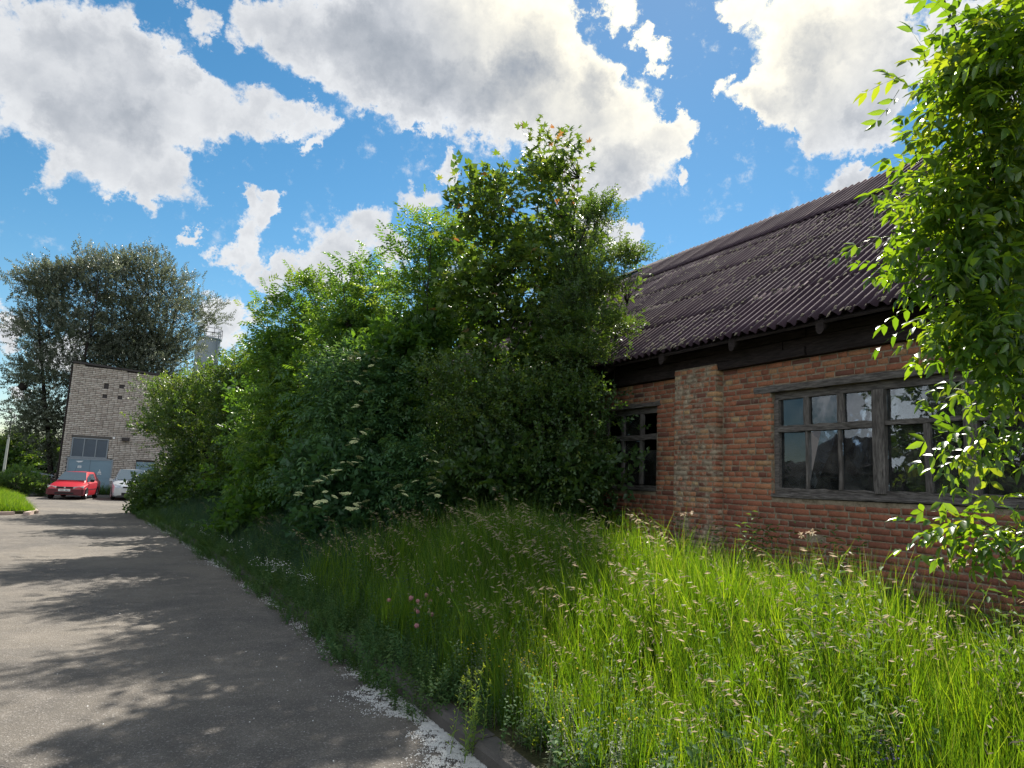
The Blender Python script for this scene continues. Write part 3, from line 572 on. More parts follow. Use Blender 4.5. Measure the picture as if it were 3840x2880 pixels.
def rough_beam(x0, x1, y0, y1, z0, z1, seed, n=10, j=.008):
    r = random.Random(seed); rings = []
    for i in range(n+1):
        y = y0+(y1-y0)*i/n
        rings.append([(x+r.uniform(-j, j), y, z+r.uniform(-j, j)) for x, z in ((x0, z0), (x0-.004, (z0+z1)/2), (x0, z1), ((x0+x1)/2, z1), (x1, z1), (x1, z0))])
    return MB().loft(rings)
def build_windows():
    def window(name, opening, XF, posts, label=None):
        ya, yb, za, zb = opening
        fr = MB()
        fr.box(XF, XF+.09, ya, yb, zb-.085, zb); fr.box(XF, XF+.09, ya, yb, za+.045, za+.085)
        fr.box(XF-.01, XF+.09, yb-.062, yb, za+.085, zb-.085); fr.box(XF-.01, XF+.09, ya, ya+.062, za+.085, zb-.085)
        w = hp(fr.obj('window', 'weathered_wood'))
        def sub(mb, nm, mat): o = mb.obj(nm, mat); o.parent = w; o.matrix_parent_inverse = w.matrix_world.inverted(); return o
        s = rough_beam(XF-.09, XF+.05, ya+.01, yb-.01, za+.003, za+.043, 5, 12, .004); sub(s, 'sill', 'weathered_wood')
        return w, sub
    # --- the wide window by the ash tree
    XF = XW+.075; w, sub = window('window', OPEN[0], XF, None)
    def P(y0, y1, z0, z1, tilt=0):
        m = MB(); V = [(0, -(y1-y0)/2, -(z1-z0)/2), (0, (y1-y0)/2, -(z1-z0)/2), (0, (y1-y0)/2, (z1-z0)/2), (0, -(y1-y0)/2, (z1-z0)/2)]
        V += [(.004, *q[1:]) for q in V]
        m.raw(V, [(0, 3, 2, 1), (4, 5, 6, 7), (0, 1, 5, 4), (1, 2, 6, 5), (2, 3, 7, 6), (3, 0, 4, 7)])
        o = m.obj('pane', 'window_glass'); o.location = (XF+.035, (y0+y1)/2, (z0+z1)/2)
        o.rotation_euler = (0, random.uniform(-.012, .012), random.uniform(-.014, .014))
        o.parent = w; o.matrix_parent_inverse = w.matrix_world.inverted()
    def bar(y0, y1, z0, z1, x0=-.004, x1=.07, mat='weathered_wood', nm='glazing_bar'):
        n = 8 if y1-y0 > .4 else 4
        if y1-y0 > z1-z0: sub(rough_beam(XF+x0, XF+x1, y0, y1, z0, z1, int(y0*100)), nm, mat)
        else:
            r = random.Random(int(y0*331)); j = .003; rings = []
            for i in range(7):
                z = z0+(z1-z0)*i/6
                rings.append([(XF+x+r.uniform(-j, j), y+r.uniform(-j, j), z) for x, y in ((x0, y0), (x0-.006, (y0+y1)/2), (x0, y1), (x1, y1), (x1, y0))])
            sub(MB().loft(rings), nm, 'weathered_wood_upright')
    ZS, ZB, ZM0, ZM1, ZH = 1.63, 1.715, 2.415, 2.49, 2.815
    for a, b in ((4.555, 4.69), (3.70, 3.66), (3.64, 3.76), (2.9, 3.02), (1.9, 2.02), (.9, 1.02)):
        if b-a > .05: bar(a, b, ZB, ZH, -.022, .075, nm='post')
    bar(4.69, 5.93, ZM0, ZM1, -.015, .072, nm='transom'); bar(3.76, 4.555, ZM0+.02, ZM1-.01, -.012, .07, nm='transom'); bar(3.02, 3.64, ZM0+.01, ZM1, -.012, .07, nm='transom'); bar(2.02, 2.9, ZM0+.01, ZM1, -.012, .07, nm='transom'); bar(1.02, 1.9, ZM0+.01, ZM1, -.012, .07, nm='transom')
    def lights(y0, y1, cuts, z0, z1, bw):
        e = [y0]+[q for c in cuts for q in (c-bw/2, c+bw/2)]+[y1]
        for a, b in zip(e[::2], e[1::2]): P(a, b, z0, z1)
        for c in cuts: bar(c-bw/2, c+bw/2, z0, z1, 0, .065)
        if z1-z0 > .5:      # casement rails
            bar(y0, y1, z0-.028, z0, .0, .066, nm='rail')
    lights(4.69, 5.93, (5.535, 5.085), ZM1, ZH, .075); lights(4.69, 5.93, (5.535, 5.10), ZB+.028, ZM0, .034)
    lights(3.76, 4.555, (4.12,), ZB+.028, ZM0+.02, .065); lights(3.76, 4.555, (), ZM1-.01, ZH, .05)
    for a, b in ((3.02, 3.64), (2.02, 2.9), (1.02, 1.9)): lights(a, b, (), ZB+.028, ZM0+.01, .05); lights(a, b, (), ZM1, ZH, .05)
    # inner sashes seen through the glass
    for y in (5.80, 5.40, 5.02, 4.84, 4.42, 4.02, 3.4):
        m = MB(); m.box(XF+.20, XF+.24, y-.025, y+.025, ZB, ZM0); sub(m, 'inner_post', 'tan_wood')
    m = MB(); m.box(XF+.20, XF+.24, 1.0, 5.92, ZM0+.01, ZM1-.02); sub(m, 'inner_rail', 'tan_wood')
    for y0, y1 in ((5.62, 5.86), (5.16, 5.34), (4.74, 4.98)):       # thin curtain strips behind the upper lights
        m = MB(); n = 9
        m.loft([[(XF+.32+.015*math.sin(k*1.9+z), y0+(y1-y0)*k/n, z) for k in range(n+1)]+[(XF+.326+.015*math.sin(k*1.9+z), y0+(y1-y0)*k/n, z) for k in range(n, -1, -1)] for z in (1.95, 2.4, ZH)])
        sub(m, 'curtain', 'curtain_cloth')
    hp(rough_beam(XW-.014, XW+.1, 2.2, 6.24, 2.905, 2.985, 9, 26, .007).obj('lintel', 'weathered_wood'))
    # --- the small broken window by the hazel
    for oi, (op, seed) in enumerate(((OPEN[1], 3), (OPEN[2], 4))):
        XF = XW+.075; w, sub = window('window', op, XF, None); ya, yb = op[0], op[1]
        bar(ya+.06, yb-.06, 2.41, 2.49, -.02, .07, nm='transom')
        for k, y in enumerate((ya+.455, ya+.92, ya+1.36)):
            bar(y-.028, y+.028, 1.73, 2.41, -.005, .05); bar(y-.03, y+.03, 2.49, 2.815, -.005, .05)
        m = MB(); m.box(XF+.2, XF+.24, ya+.26, ya+.31, 1.7, 2.82); sub(m, 'inner_post', 'weathered_wood_upright')
        m = MB(); m.box(XF+.2, XF+.24, ya+.70, ya+.74, 1.7, 2.82); sub(m, 'inner_post', 'weathered_wood_upright')
        e = [ya+.06, ya+.427, ya+.483, ya+.89, ya+.95, ya+1.33, ya+1.39, yb-.06]
        for k, (a, b) in enumerate(zip(e[::2], e[1::2])):
            if k != 0: P(a, b, 1.73, 2.41)
            if k in (1, 3): P(a, b, 2.49, 2.815)
        P(e[0], e[1], 1.73, 2.25)
        # slanting remnant of glass in the upper light
        hp(rough_beam(XW-.014, XW+.1, ya-.08, yb+.1, 2.905, 2.975, 19+oi, 14, .007).obj('lintel', 'weathered_wood'))
build_windows()

PITCH = math.radians(37.5); EAVE = Vector((6.35, 0, 3.57)); SU = Vector((math.cos(PITCH), 0, math.sin(PITCH))); SN = Vector((-math.sin(PITCH), 0, math.cos(PITCH)))
def build_roof():
    # timber under the eave
    r = random.Random(2)
    for k, (z0, z1, x) in enumerate(((3.275, 3.385, 6.72), (3.388, 3.50, 6.745), (3.503, 3.60, 6.73))):
        for a, b in ((-3.9, 1.2), (1.21, 5.4), (5.41, 9.1), (9.11, 14.0), (14.01, 23.9)):
            hp(rough_beam(x+r.uniform(-.008, .008), x+.12, a+.35*(k == 1), b+.35*(k == 1)-.006, z0, z1-.004, r.randrange(999), 14, .006).obj('plank', 'dark_wood'))
    for y in (1.05, 2.35, 3.66, 4.96, 6.24, 7.57, 8.88, 10.2, 11.5, 12.8, 14.1):   # rafter tails, ends rounded
        m = MB(); prof = [(-.05, .06), (-.05, -.05), (-.03, -.085), (0, -.10), (.03, -.085), (.05, -.05), (.05, .06)]
        rings = []
        for s in (.06, .9):
            c = EAVE+SU*s; rings.append([(c.x, y+u, c.z-.10+v) for u, v in prof])
        m.loft(rings); hp(m.obj('rafter', 'dark_wood'))
    m = MB(); a = EAVE+SU*.02-SN*.045; b = EAVE+SU*6.68-SN*.045; d = SN*-.03
    m.prism([(a.x, a.z), (b.x, b.z), (b.x+d.x, b.z+d.z), (a.x+d.x, a.z+d.z)], 'y', Y0-.2, Y1+.2); hp(m.obj('sarking', 'dark_wood'))
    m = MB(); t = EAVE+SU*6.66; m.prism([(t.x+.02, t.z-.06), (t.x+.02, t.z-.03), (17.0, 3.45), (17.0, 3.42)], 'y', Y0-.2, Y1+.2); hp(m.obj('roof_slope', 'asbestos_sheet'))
    # corrugated sheets
    WL = .140; NW = 6
    def sheet(L, seed):
        rr = random.Random(seed); W = NW*WL+.03; nx = 6; ny = NW*8+2
        ys = np.linspace(-W/2, W/2, ny); xs = np.linspace(0, L, nx); X, Y = np.meshgrid(xs, ys, indexing='ij')
        Z = .031*np.cos(2*np.pi*Y/WL) + .002*np.sin(X*4+seed)
        top = np.stack([X, Y, Z+.007], -1).reshape(-1, 3); bot = np.stack([X, Y, Z], -1).reshape(-1, 3)
        edge = np.array([rr.uniform(-.008, .012) for _ in range(ny)]); top[:ny, 0] += edge; bot[:ny, 0] += edge
        V = np.concatenate([top, bot]); n = nx*ny
        i = np.arange((nx-1)*(ny-1)); r_, c_ = i//(ny-1), i % (ny-1); a = r_*ny+c_
        F = [np.stack([a, a+ny, a+ny+1, a+1], 1), np.stack([a, a+1, a+ny+1, a+ny], 1)+n]
        k = np.arange(ny-1); F.append(np.stack([k, k+1, k+1+n, k+n], 1)); k2 = k+(nx-1)*ny; F.append(np.stack([k2+1, k2, k2+n, k2+1+n], 1))
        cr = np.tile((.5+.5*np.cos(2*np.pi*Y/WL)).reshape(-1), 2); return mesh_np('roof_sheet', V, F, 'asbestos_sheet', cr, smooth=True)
    rows = [(0.0, 1.30, .0), (1.12, 1.28, .0), (2.23, 1.34, .0), (3.38, 1.34, .0), (4.52, .9, .0), (5.02, 1.70, .030)]
    protos = {ri: [sheet(L, ri*5+q) for q in range(3)] for ri, (s, L, up) in enumerate(rows)}
    my, mx, mz = Vector((0, 1, 0)), SU, SN
    for ri, (s, L, up) in enumerate(rows):
        y = -4.2+WL*(NW/2)
        while y < 24:
            if not (ri == 5 and 14.6 < y < 21):                 # the top course is gone over the far end
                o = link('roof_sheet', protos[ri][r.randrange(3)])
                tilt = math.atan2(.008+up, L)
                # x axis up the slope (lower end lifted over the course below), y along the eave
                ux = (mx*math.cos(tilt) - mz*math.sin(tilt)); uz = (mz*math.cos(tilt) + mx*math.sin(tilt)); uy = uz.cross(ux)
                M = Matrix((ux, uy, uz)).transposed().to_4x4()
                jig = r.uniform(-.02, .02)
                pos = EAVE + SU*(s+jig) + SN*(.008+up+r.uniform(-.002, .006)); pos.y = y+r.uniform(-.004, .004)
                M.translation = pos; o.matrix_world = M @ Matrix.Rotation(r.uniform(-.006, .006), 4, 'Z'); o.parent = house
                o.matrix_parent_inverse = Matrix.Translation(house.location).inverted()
            y += WL*NW
    t = EAVE+SU*6.62
    m = MB(); m.prism([(t.x-.02, t.z+.02), (t.x+.10, t.z+.12), (t.x+.14, t.z+.09), (t.x+.02, t.z-.02)], 'y', 13.9, 22); hp(m.obj('ridge_board', 'dark_wood'))
    # moss and lichen cushions gathered at the laps and along the ribs
    rs = np.random.default_rng(21); N = 3400; vs = []; fs = []; tn = []; n = 0
    laps = [0.03, 1.12, 2.23, 3.38, 4.52]
    for q in range(N):
        if rs.random() < .45: s = laps[rs.integers(5)] + abs(rs.normal(0, .10))-.02
        else: s = rs.uniform(0, 5.0)
        y = rs.uniform(2.5, 14); y = round(y/WL)*WL + (rs.choice([-1, 1])*WL*.25 if rs.random() < .55 else 0) + rs.normal(0, .012)
        if rs.random() < .5 and math.sin(y*1.7+s*2.1)+math.sin(y*.9-s*1.3) < 0: continue
        zc = .031*math.cos(2*math.pi*((y+4.2+.0) % WL)/WL)
        L = rs.uniform(.015, .05)*(1.7 if rs.random() < .15 else 1); W = rs.uniform(.008, .019); H = rs.uniform(.006, .02); k = 6
        c = EAVE+SU*s+SN*(.026+zc*.8)
        a0 = rs.random()*6.28
        for t_ in range(k):
            a = a0+t_*6.283/k; du, dv = L*math.cos(a)*rs.uniform(.7, 1.2), W*math.sin(a)*rs.uniform(.7, 1.2)
            p = c+SU*du; vs.append((p.x, y+dv, p.z)); tn.append(0)
        p = c+SN*H+SU*(L*.2); vs.append((p.x, y, p.z))
        for t_ in range(k): fs.append((n+t_, n+(t_+1) % k, n+k))
        n += k+1
    o = hp(link('moss', mesh_np('moss', np.array(vs), np.array(fs), 'moss'))); o['kind'] = 'stuff'
build_roof()

# ------------------------------------------------------------------ pale brick building at the end of the road
def build_white():
    YB = 43.0; XL, XR = -3.42, 7.5
    b = thing('pale_brick_building', 'tall pale silicate brick building with grey steel gate behind the parked cars', 'building', (2, YB, 0))
    def bp(o): o.parent = b; o.matrix_parent_inverse = Matrix.Translation(b.location).inverted(); return o
    zt = lambda x: 6.93-.056*(x-XL)
    m = MB(); m.prism([(XL+.02, 0), (XR, 0), (XR, zt(XR)-.02), (XL+.02, zt(XL)-.02)], 'y', YB+.05, YB+9.0); bp(m.obj('wall', 'dark_joint'))
    m = MB(); m.prism([(XL-.06, zt(XL)), (XR+.1, zt(XR+.1)), (XR+.1, zt(XR+.1)+.10), (XL-.06, zt(XL)+.10)], 'y', YB-.10, YB+9.1); bp(m.obj('roof', 'roof_felt'))
    holes = [(-1.92, -1.70, 5.74, 5.96), (-1.20, -.98, 5.78, 6.0), (-1.93, -1.71, 5.19, 5.41), (-1.22, -1.0, 5.19, 5.41)]
    opens = holes+[(-3.04, -1.36, 1.98, 3.10), (-3.14, -1.10, 0, 1.95), (0.02, 0.95, 0, 1.95)]
    r = random.Random(5); specs = []; z = .05; i = 0
    while z < 6.95:
        x = XL - (.13 if i % 2 else 0); i += 1
        while x < XR:
            l = .25*r.uniform(.97, 1.03) if r.random() > .12 else .12
            a, c = max(x, XL), min(x+l, XR); x += l+.010
            segs = [(a, c)]
            for o in opens:
                if o[2] < z+.03 and o[3] > z-.03:
                    segs = [q for s0, s1 in segs for q in ([(s0, s1)] if o[1] <= s0 or o[0] >= s1 else [(s0, min(s1, o[0])), (max(s0, o[1]), s1)]) if q[1]-q[0] > .04]
            for s0, s1 in segs:
                if z+.045 > zt((s0+s1)/2): continue
                if z > 5.0 and z < 5.1 and -1.9 < (s0+s1)/2 < -1.0 and r.random() < .5: continue
                specs.append(((s0+s1)/2, z, s1-s0, r.random()))
        z += .1
    specs2 = sorted(specs, key=lambda s: (s[0] > .6) + (s[1] < 2.2)*.6 + abs(s[1]-4.3)*.1 + r.random()*.2); cache = {}
    Vs, Fs, Ts = [], [], []; n = 0; rr = random.Random(1)
    def bv(l, h, d):
        V = np.array(brick_verts(l, h, d, rr, .004)); return np.stack([-V[:, 1], V[:, 0], V[:, 2]], 1)
    for k, (x, z, l, t) in enumerate(specs2):
        j = rr.uniform(-.004, .004)
        if k < 300:
            key = (round(l/.05), int(t*5))
            if key not in cache: cache[key] = mesh_np('brick', bv(round(l/.05)*.05, .084, .08), np.array(BR_F), 'silicate_brick', np.full(12, (int(t*5)+.5)/5))
            o = bp(link('brick', cache[key], None, (x, YB+j, z))); o.scale = (l/(round(l/.05)*.05), 1, 1)
        else:
            Vs.append(bv(l, .084, .08)+(x, YB+j, z)); Fs.append(np.array(BR_F)+n); Ts.append(np.full(12, t)); n += 12
    o = bp(link('brickwork', mesh_np('brickwork', np.concatenate(Vs), np.concatenate(Fs), 'silicate_brick', np.concatenate(Ts)))); o['kind'] = 'stuff'
    for h in holes:
        m = MB(); m.box(h[0], h[1], YB+.042, YB+.06, h[2], h[3]); bp(m.obj('vent_hole', 'roof_felt'))
    # corner boards / side wall drainpipe
    m = MB(); m.tube([(XL-.06, YB+.12, .1), (XL-.06, YB+.12, 6.8)], .05, 8); bp(m.obj('drainpipe', 'dark_bark'))
    # triple window over the gate
    x0, x1, z0, z1 = -3.03, -1.37, 1.99, 3.02
    m = MB(); m.box(x0, x1, YB-.01, YB+.06, z1-.05, z1); m.box(x0, x1, YB-.01, YB+.06, z0, z0+.05)
    m.box(x0, x0+.05, YB-.01, YB+.06, z0+.05, z1-.05); m.box(x1-.05, x1, YB-.01, YB+.06, z0+.05, z1-.05)
    w = bp(m.obj('window', 'steel_frame'))
    for k in (1, 2):
        xx = x0+(x1-x0)*k/3; m = MB(); m.box(xx-.02, xx+.02, YB-.005, YB+.05, z0+.05, z1-.05); o = m.obj('glazing_bar', 'steel_frame'); o.parent = w; o.matrix_parent_inverse = w.matrix_world.inverted()
    for k in range(3):
        a = x0+(x1-x0)*k/3+.02; c = x0+(x1-x0)*(k+1)/3-.02
        m = MB(); m.box(a, c, YB+.03, YB+.036, z0+.05, z1-.05); o = m.obj('pane', 'dim_pane'); o.parent = w; o.matrix_parent_inverse = w.matrix_world.inverted()
    m = MB(); m.box(x0-.05, x1+.12, YB-.012, YB+.05, z1+.004, z1+.13); bp(m.obj('lintel', 'concrete'))
    m = MB(); m.box(x0-.2, x1+.15, YB-.02, YB+.05, 1.955, 1.985); bp(m.obj('canopy', 'steel_frame'))
    # steel gate with two leaves and small notices
    gx0, gx1, gz = -3.06, -1.12, 1.88
    m = MB(); m.box(gx0-.07, gx0-.002, YB-.02, YB+.05, 0, gz+.07); m.box(gx1+.002, gx1+.07, YB-.02, YB+.05, 0, gz+.07); m.box(gx0, gx1, YB-.02, YB+.05, gz+.002, gz+.07); bp(m.obj('gate_frame', 'steel_frame'))
    for a, c in ((gx0, (gx0+gx1)/2-.006), ((gx0+gx1)/2+.006, gx1)):
        m = MB(); m.box(a, c, YB, YB+.04, .04, gz)
        for zz in (.1, .95, gz-.06): m.box(a+.03, c-.03, YB-.012, YB, zz, zz+.05)
        g = bp(m.obj('gate_leaf', 'blue_steel'))
    def sign(x, z, w, h, tri=False):
        m = MB()
        if tri: m.prism([(x-w/2, z-h/2), (x+w/2, z-h/2), (x, z+h/2)], 'y', YB-.022, YB-.016)
        else: m.box(x-w/2, x+w/2, YB-.022, YB-.016, z-h/2, z+h/2)
        s = bp(m.obj('notice', 'sign_white'))
        m = MB()
        for q in range(2): m.box(x-w*.32, x+w*.32, YB-.025, YB-.023, z-h*.28+q*h*.3, z-h*.28+q*h*.3+h*.12)
        o = m.obj('print', 'sign_grey'); o.parent = s; o.matrix_parent_inverse = s.matrix_world.inverted()
    sign(-2.55, 1.50, .17, .12); sign(-1.62, 1.32, .17, .20, True); sign(-1.62, 1.25-.09, .19, .05)
    m = MB(); m.prism([(-2.75, 1.80), (-2.62, 1.72), (-2.48, 1.75), (-2.40, 1.82)], 'y', YB-.022, YB-.016); bp(m.obj('torn_notice', 'sign_white'))
    m = MB(); m.box(-1.19, -1.11, YB-.06, YB+.0, 3.05, 3.15); bp(m.obj('wall_lamp', 'sign_white'))
    m = MB(); m.box(-.78, -.42, YB-.22, YB+.0, 2.98, 3.16); bp(m.obj('alarm_box', 'roof_felt'))
    m = MB(); m.box(.05, .92, YB+.0, YB+.04, .05, 1.9); bp(m.obj('door', 'blue_steel'))
    b.location = (2.14, 46.0, -.115); b.scale = (1.07, 1.07, 1.07)
    return b
simple('dim_pane', (0.03, 0.05, 0.085), 0.2, 0.5, vary=0.3, scale=3)
build_white()

# ------------------------------------------------------------------ parked cars
def car(name, label, cat, loc, rotz, P):
    c = thing(name, label, cat, loc, (0, 0, rotz), 'cars parked in front of the pale brick building'); c.scale = (.9, .9, .9)
    W = P['W']/2; body = P['body']
    def ring(y, hb, hm, zl, zm, zt, ht, cr=.03):
        R = [(-hb, zl), (-hm, zl+.10), (-hm-.01, zm), (-hm+.015, zt-.07), (-ht, zt), (-ht*.45, zt+cr*.8)]
        R += [(-x, z) for x, z in R[::-1]]
        return [(x, y, z) for x, z in R]
    m = MB(); m.loft([ring(*s) for s in P['st']]); m.obj('body', body, c, smooth='auto')
    # cabin shell
    cb = P['cab']
    def cring(y, hb, zb, ht, zt): return [(-hb, y, zb), (-ht-.01, y, zt-.06), (-ht+.05, y, zt), (0, y, zt+.025), (ht-.05, y, zt), (ht+.01, y, zt-.06), (hb, y, zb)]
    m = MB(); m.loft([cring(*s) for s in cb]); m.obj('cabin', body, c, smooth='auto')
    # glass, set slightly proud of the shell
    (ya, hba, zba, hta, zta), (yb, hbb, zbb, htb, ztb), (yc, hbc, zbc, htc, ztc), (yd, hbd, zbd, htd, ztd) = cb[:4]
    def quad(nm, pts, off):
        off = Vector(off); m = MB(); V = [Vector(p)+off for p in pts]; V += [v-off*.7 for v in V]
        m.raw(V, [(0, 1, 2, 3), (7, 6, 5, 4), (0, 4, 5, 1), (1, 5, 6, 2), (2, 6, 7, 3), (3, 7, 4, 0)]); return m.obj(nm, 'car_glass', c)
    lw = lambda a, b, t: a+(b-a)*t
    p0 = Vector((0, ya, zba+.03)); 
    quad('windscreen', [(-hba+.05, ya+.05, lw(zta, ztb, .05/(yb-ya))+.036), (hba-.05, ya+.05, lw(zta, ztb, .05/(yb-ya))+.036), (htb-.05, yb-.06, lw(zta, ztb, 1-.06/(yb-ya))+.036), (-htb+.05, yb-.06, lw(zta, ztb, 1-.06/(yb-ya))+.036)], (0, -.006, .006))
    for sx in (-1, 1):
        ys = P['side']
        for a, b in zip(ys[:-1], ys[1:]):
            a2, b2 = a+.03, b-.03
            ta = max(0.0, min(1.0, (a2-ya)/(yb-ya))); tb = max(0.0, min(1.0, (b2-ya)/(yb-ya)))
            def side(y, t, up):
                hb = np.interp(y, [ya, yb, yc, yd], [hba, hbb, hbc, hbd]); ht = np.interp(y, [ya, yb, yc, yd], [hta, htb, htc, htd])+.01
                zb = np.interp(y, [ya, yb, yc, yd], [zba, zbb, zbc, zbd]); zt = np.interp(y, [ya, yb, yc, yd], [zta, ztb, ztc, ztd])-.06
                return (sx*lw(hb, ht, up), y, lw(zb, zt, up))
            quad('side_window', [side(a2, ta, .10), side(b2, tb, .10), side(b2-.02, tb, .92), side(min(a2+(.28 if a == ys[0] else .03), b2-.03), ta, .92)][::sx], (sx*.012, 0, .004))
    quad('rear_window', [(hbd-.1, yd, zbd+.05), (-hbd+.1, yd, zbd+.05), (-htd+.1, yd-.1, ztd-.1), (htd-.1, yd-.1, ztd-.1)], (0, .05, .02))
    # wheels
    wr = P['wr']
    def wheel_mesh():
        m = MB(); n = 18; w = .19; prof = [(wr*.66, -w/2), (wr*.95, -w/2), (wr, -w/2+.03), (wr, w/2-.03), (wr*.95, w/2), (wr*.66, w/2)]
        m.loft([[(x, r_*math.cos(2*math.pi*k/n), r_*math.sin(2*math.pi*k/n)) for k in range(n)] for r_, x in prof], False); return m.mesh('tyre', 'rubber', True)
    def rim_mesh():
        m = MB(); n = 20
        m.loft([[(x, r_*math.cos(2*math.pi*k/n), r_*math.sin(2*math.pi*k/n)) for k in range(n)] for r_, x in ((wr*.66, .0), (wr*.68, .075), (wr*.60, .08), (wr*.58, .05))])
        for k in range(5):
            a = 2*math.pi*k/5; m.tube([(.07, 0, 0), (.085, wr*.6*math.cos(a), wr*.6*math.sin(a))], [wr*.13, wr*.10], 5)
        m.tube([(.05, 0, 0), (.10, 0, 0)], wr*.14, 8); return m.mesh('rim', 'alloy')
    tm, rm = wheel_mesh(), rim_mesh()
    for yy in P['axles']:
        for sx in (-1, 1):
            w = link('wheel', tm, c, (sx*(W-.10), yy, wr)); rr = link('rim', rm, w)
            if sx < 0: rr.rotation_euler = (0, 0, math.pi)
            m = MB(); n = 16; ro = wr*1.14      # dark wheel arch
            m.loft([[(sx*(W-.24), yy+ro*math.cos(math.pi*k/n), wr*.95+ro*math.sin(math.pi*k/n)) for k in range(n+1)], [(sx*(W+.006), yy+ro*math.cos(math.pi*k/n), wr*.95+ro*math.sin(math.pi*k/n)) for k in range(n+1)]]); m.obj('wheel_arch', 'black_plastic', c)
    for nm, mat, boxes in P['boxes']:
        for bx in boxes:
            m = MB(); x0, x1, y0, y1, z0, z1 = bx[:6]; dx = bx[6] if len(bx) > 6 else 0; ds = bx[7] if len(bx) > 7 else 0
            # slightly swept block: outer end pulled back and thinned
            V = []
            for z in (z0, z1):
                for y in (y0, y1):
                    for x in (x0, x1):
                        t = (abs(x)-min(abs(x0), abs(x1)))/max(1e-6, abs(abs(x1)-abs(x0))) if x0*x1 > 0 else 0
                        V.append((x, y+dx*t, z+(ds*t if z == z0 else ds*.6*t)))
            m.raw(V, [(0, 2, 3, 1), (4, 5, 7, 6), (0, 1, 5, 4), (2, 6, 7, 3), (0, 4, 6, 2), (1, 3, 7, 5)]); m.obj(nm, mat, c)
    for sx in (-1, 1):
        m = MB(); x, y, z = sx*(W+.07), P['mir'][0], P['mir'][1]
        m.loft([[(x-sx*.09, y+q*.03, z+s*.05) for q, s in ((-1, -1), (1, -1), (1, 1), (-1, 1))], [(x, y+q*.05, z+s*.075) for q, s in ((-1, -1), (1, -1), (1, 1), (-1, 1))], [(x+sx*.09, y+.02+q*.04, z+s*.06) for q, s in ((-1, -1), (1, -1), (1, 1), (-1, 1))]])
        m.obj('mirror', P['mirmat'], c)
    return c
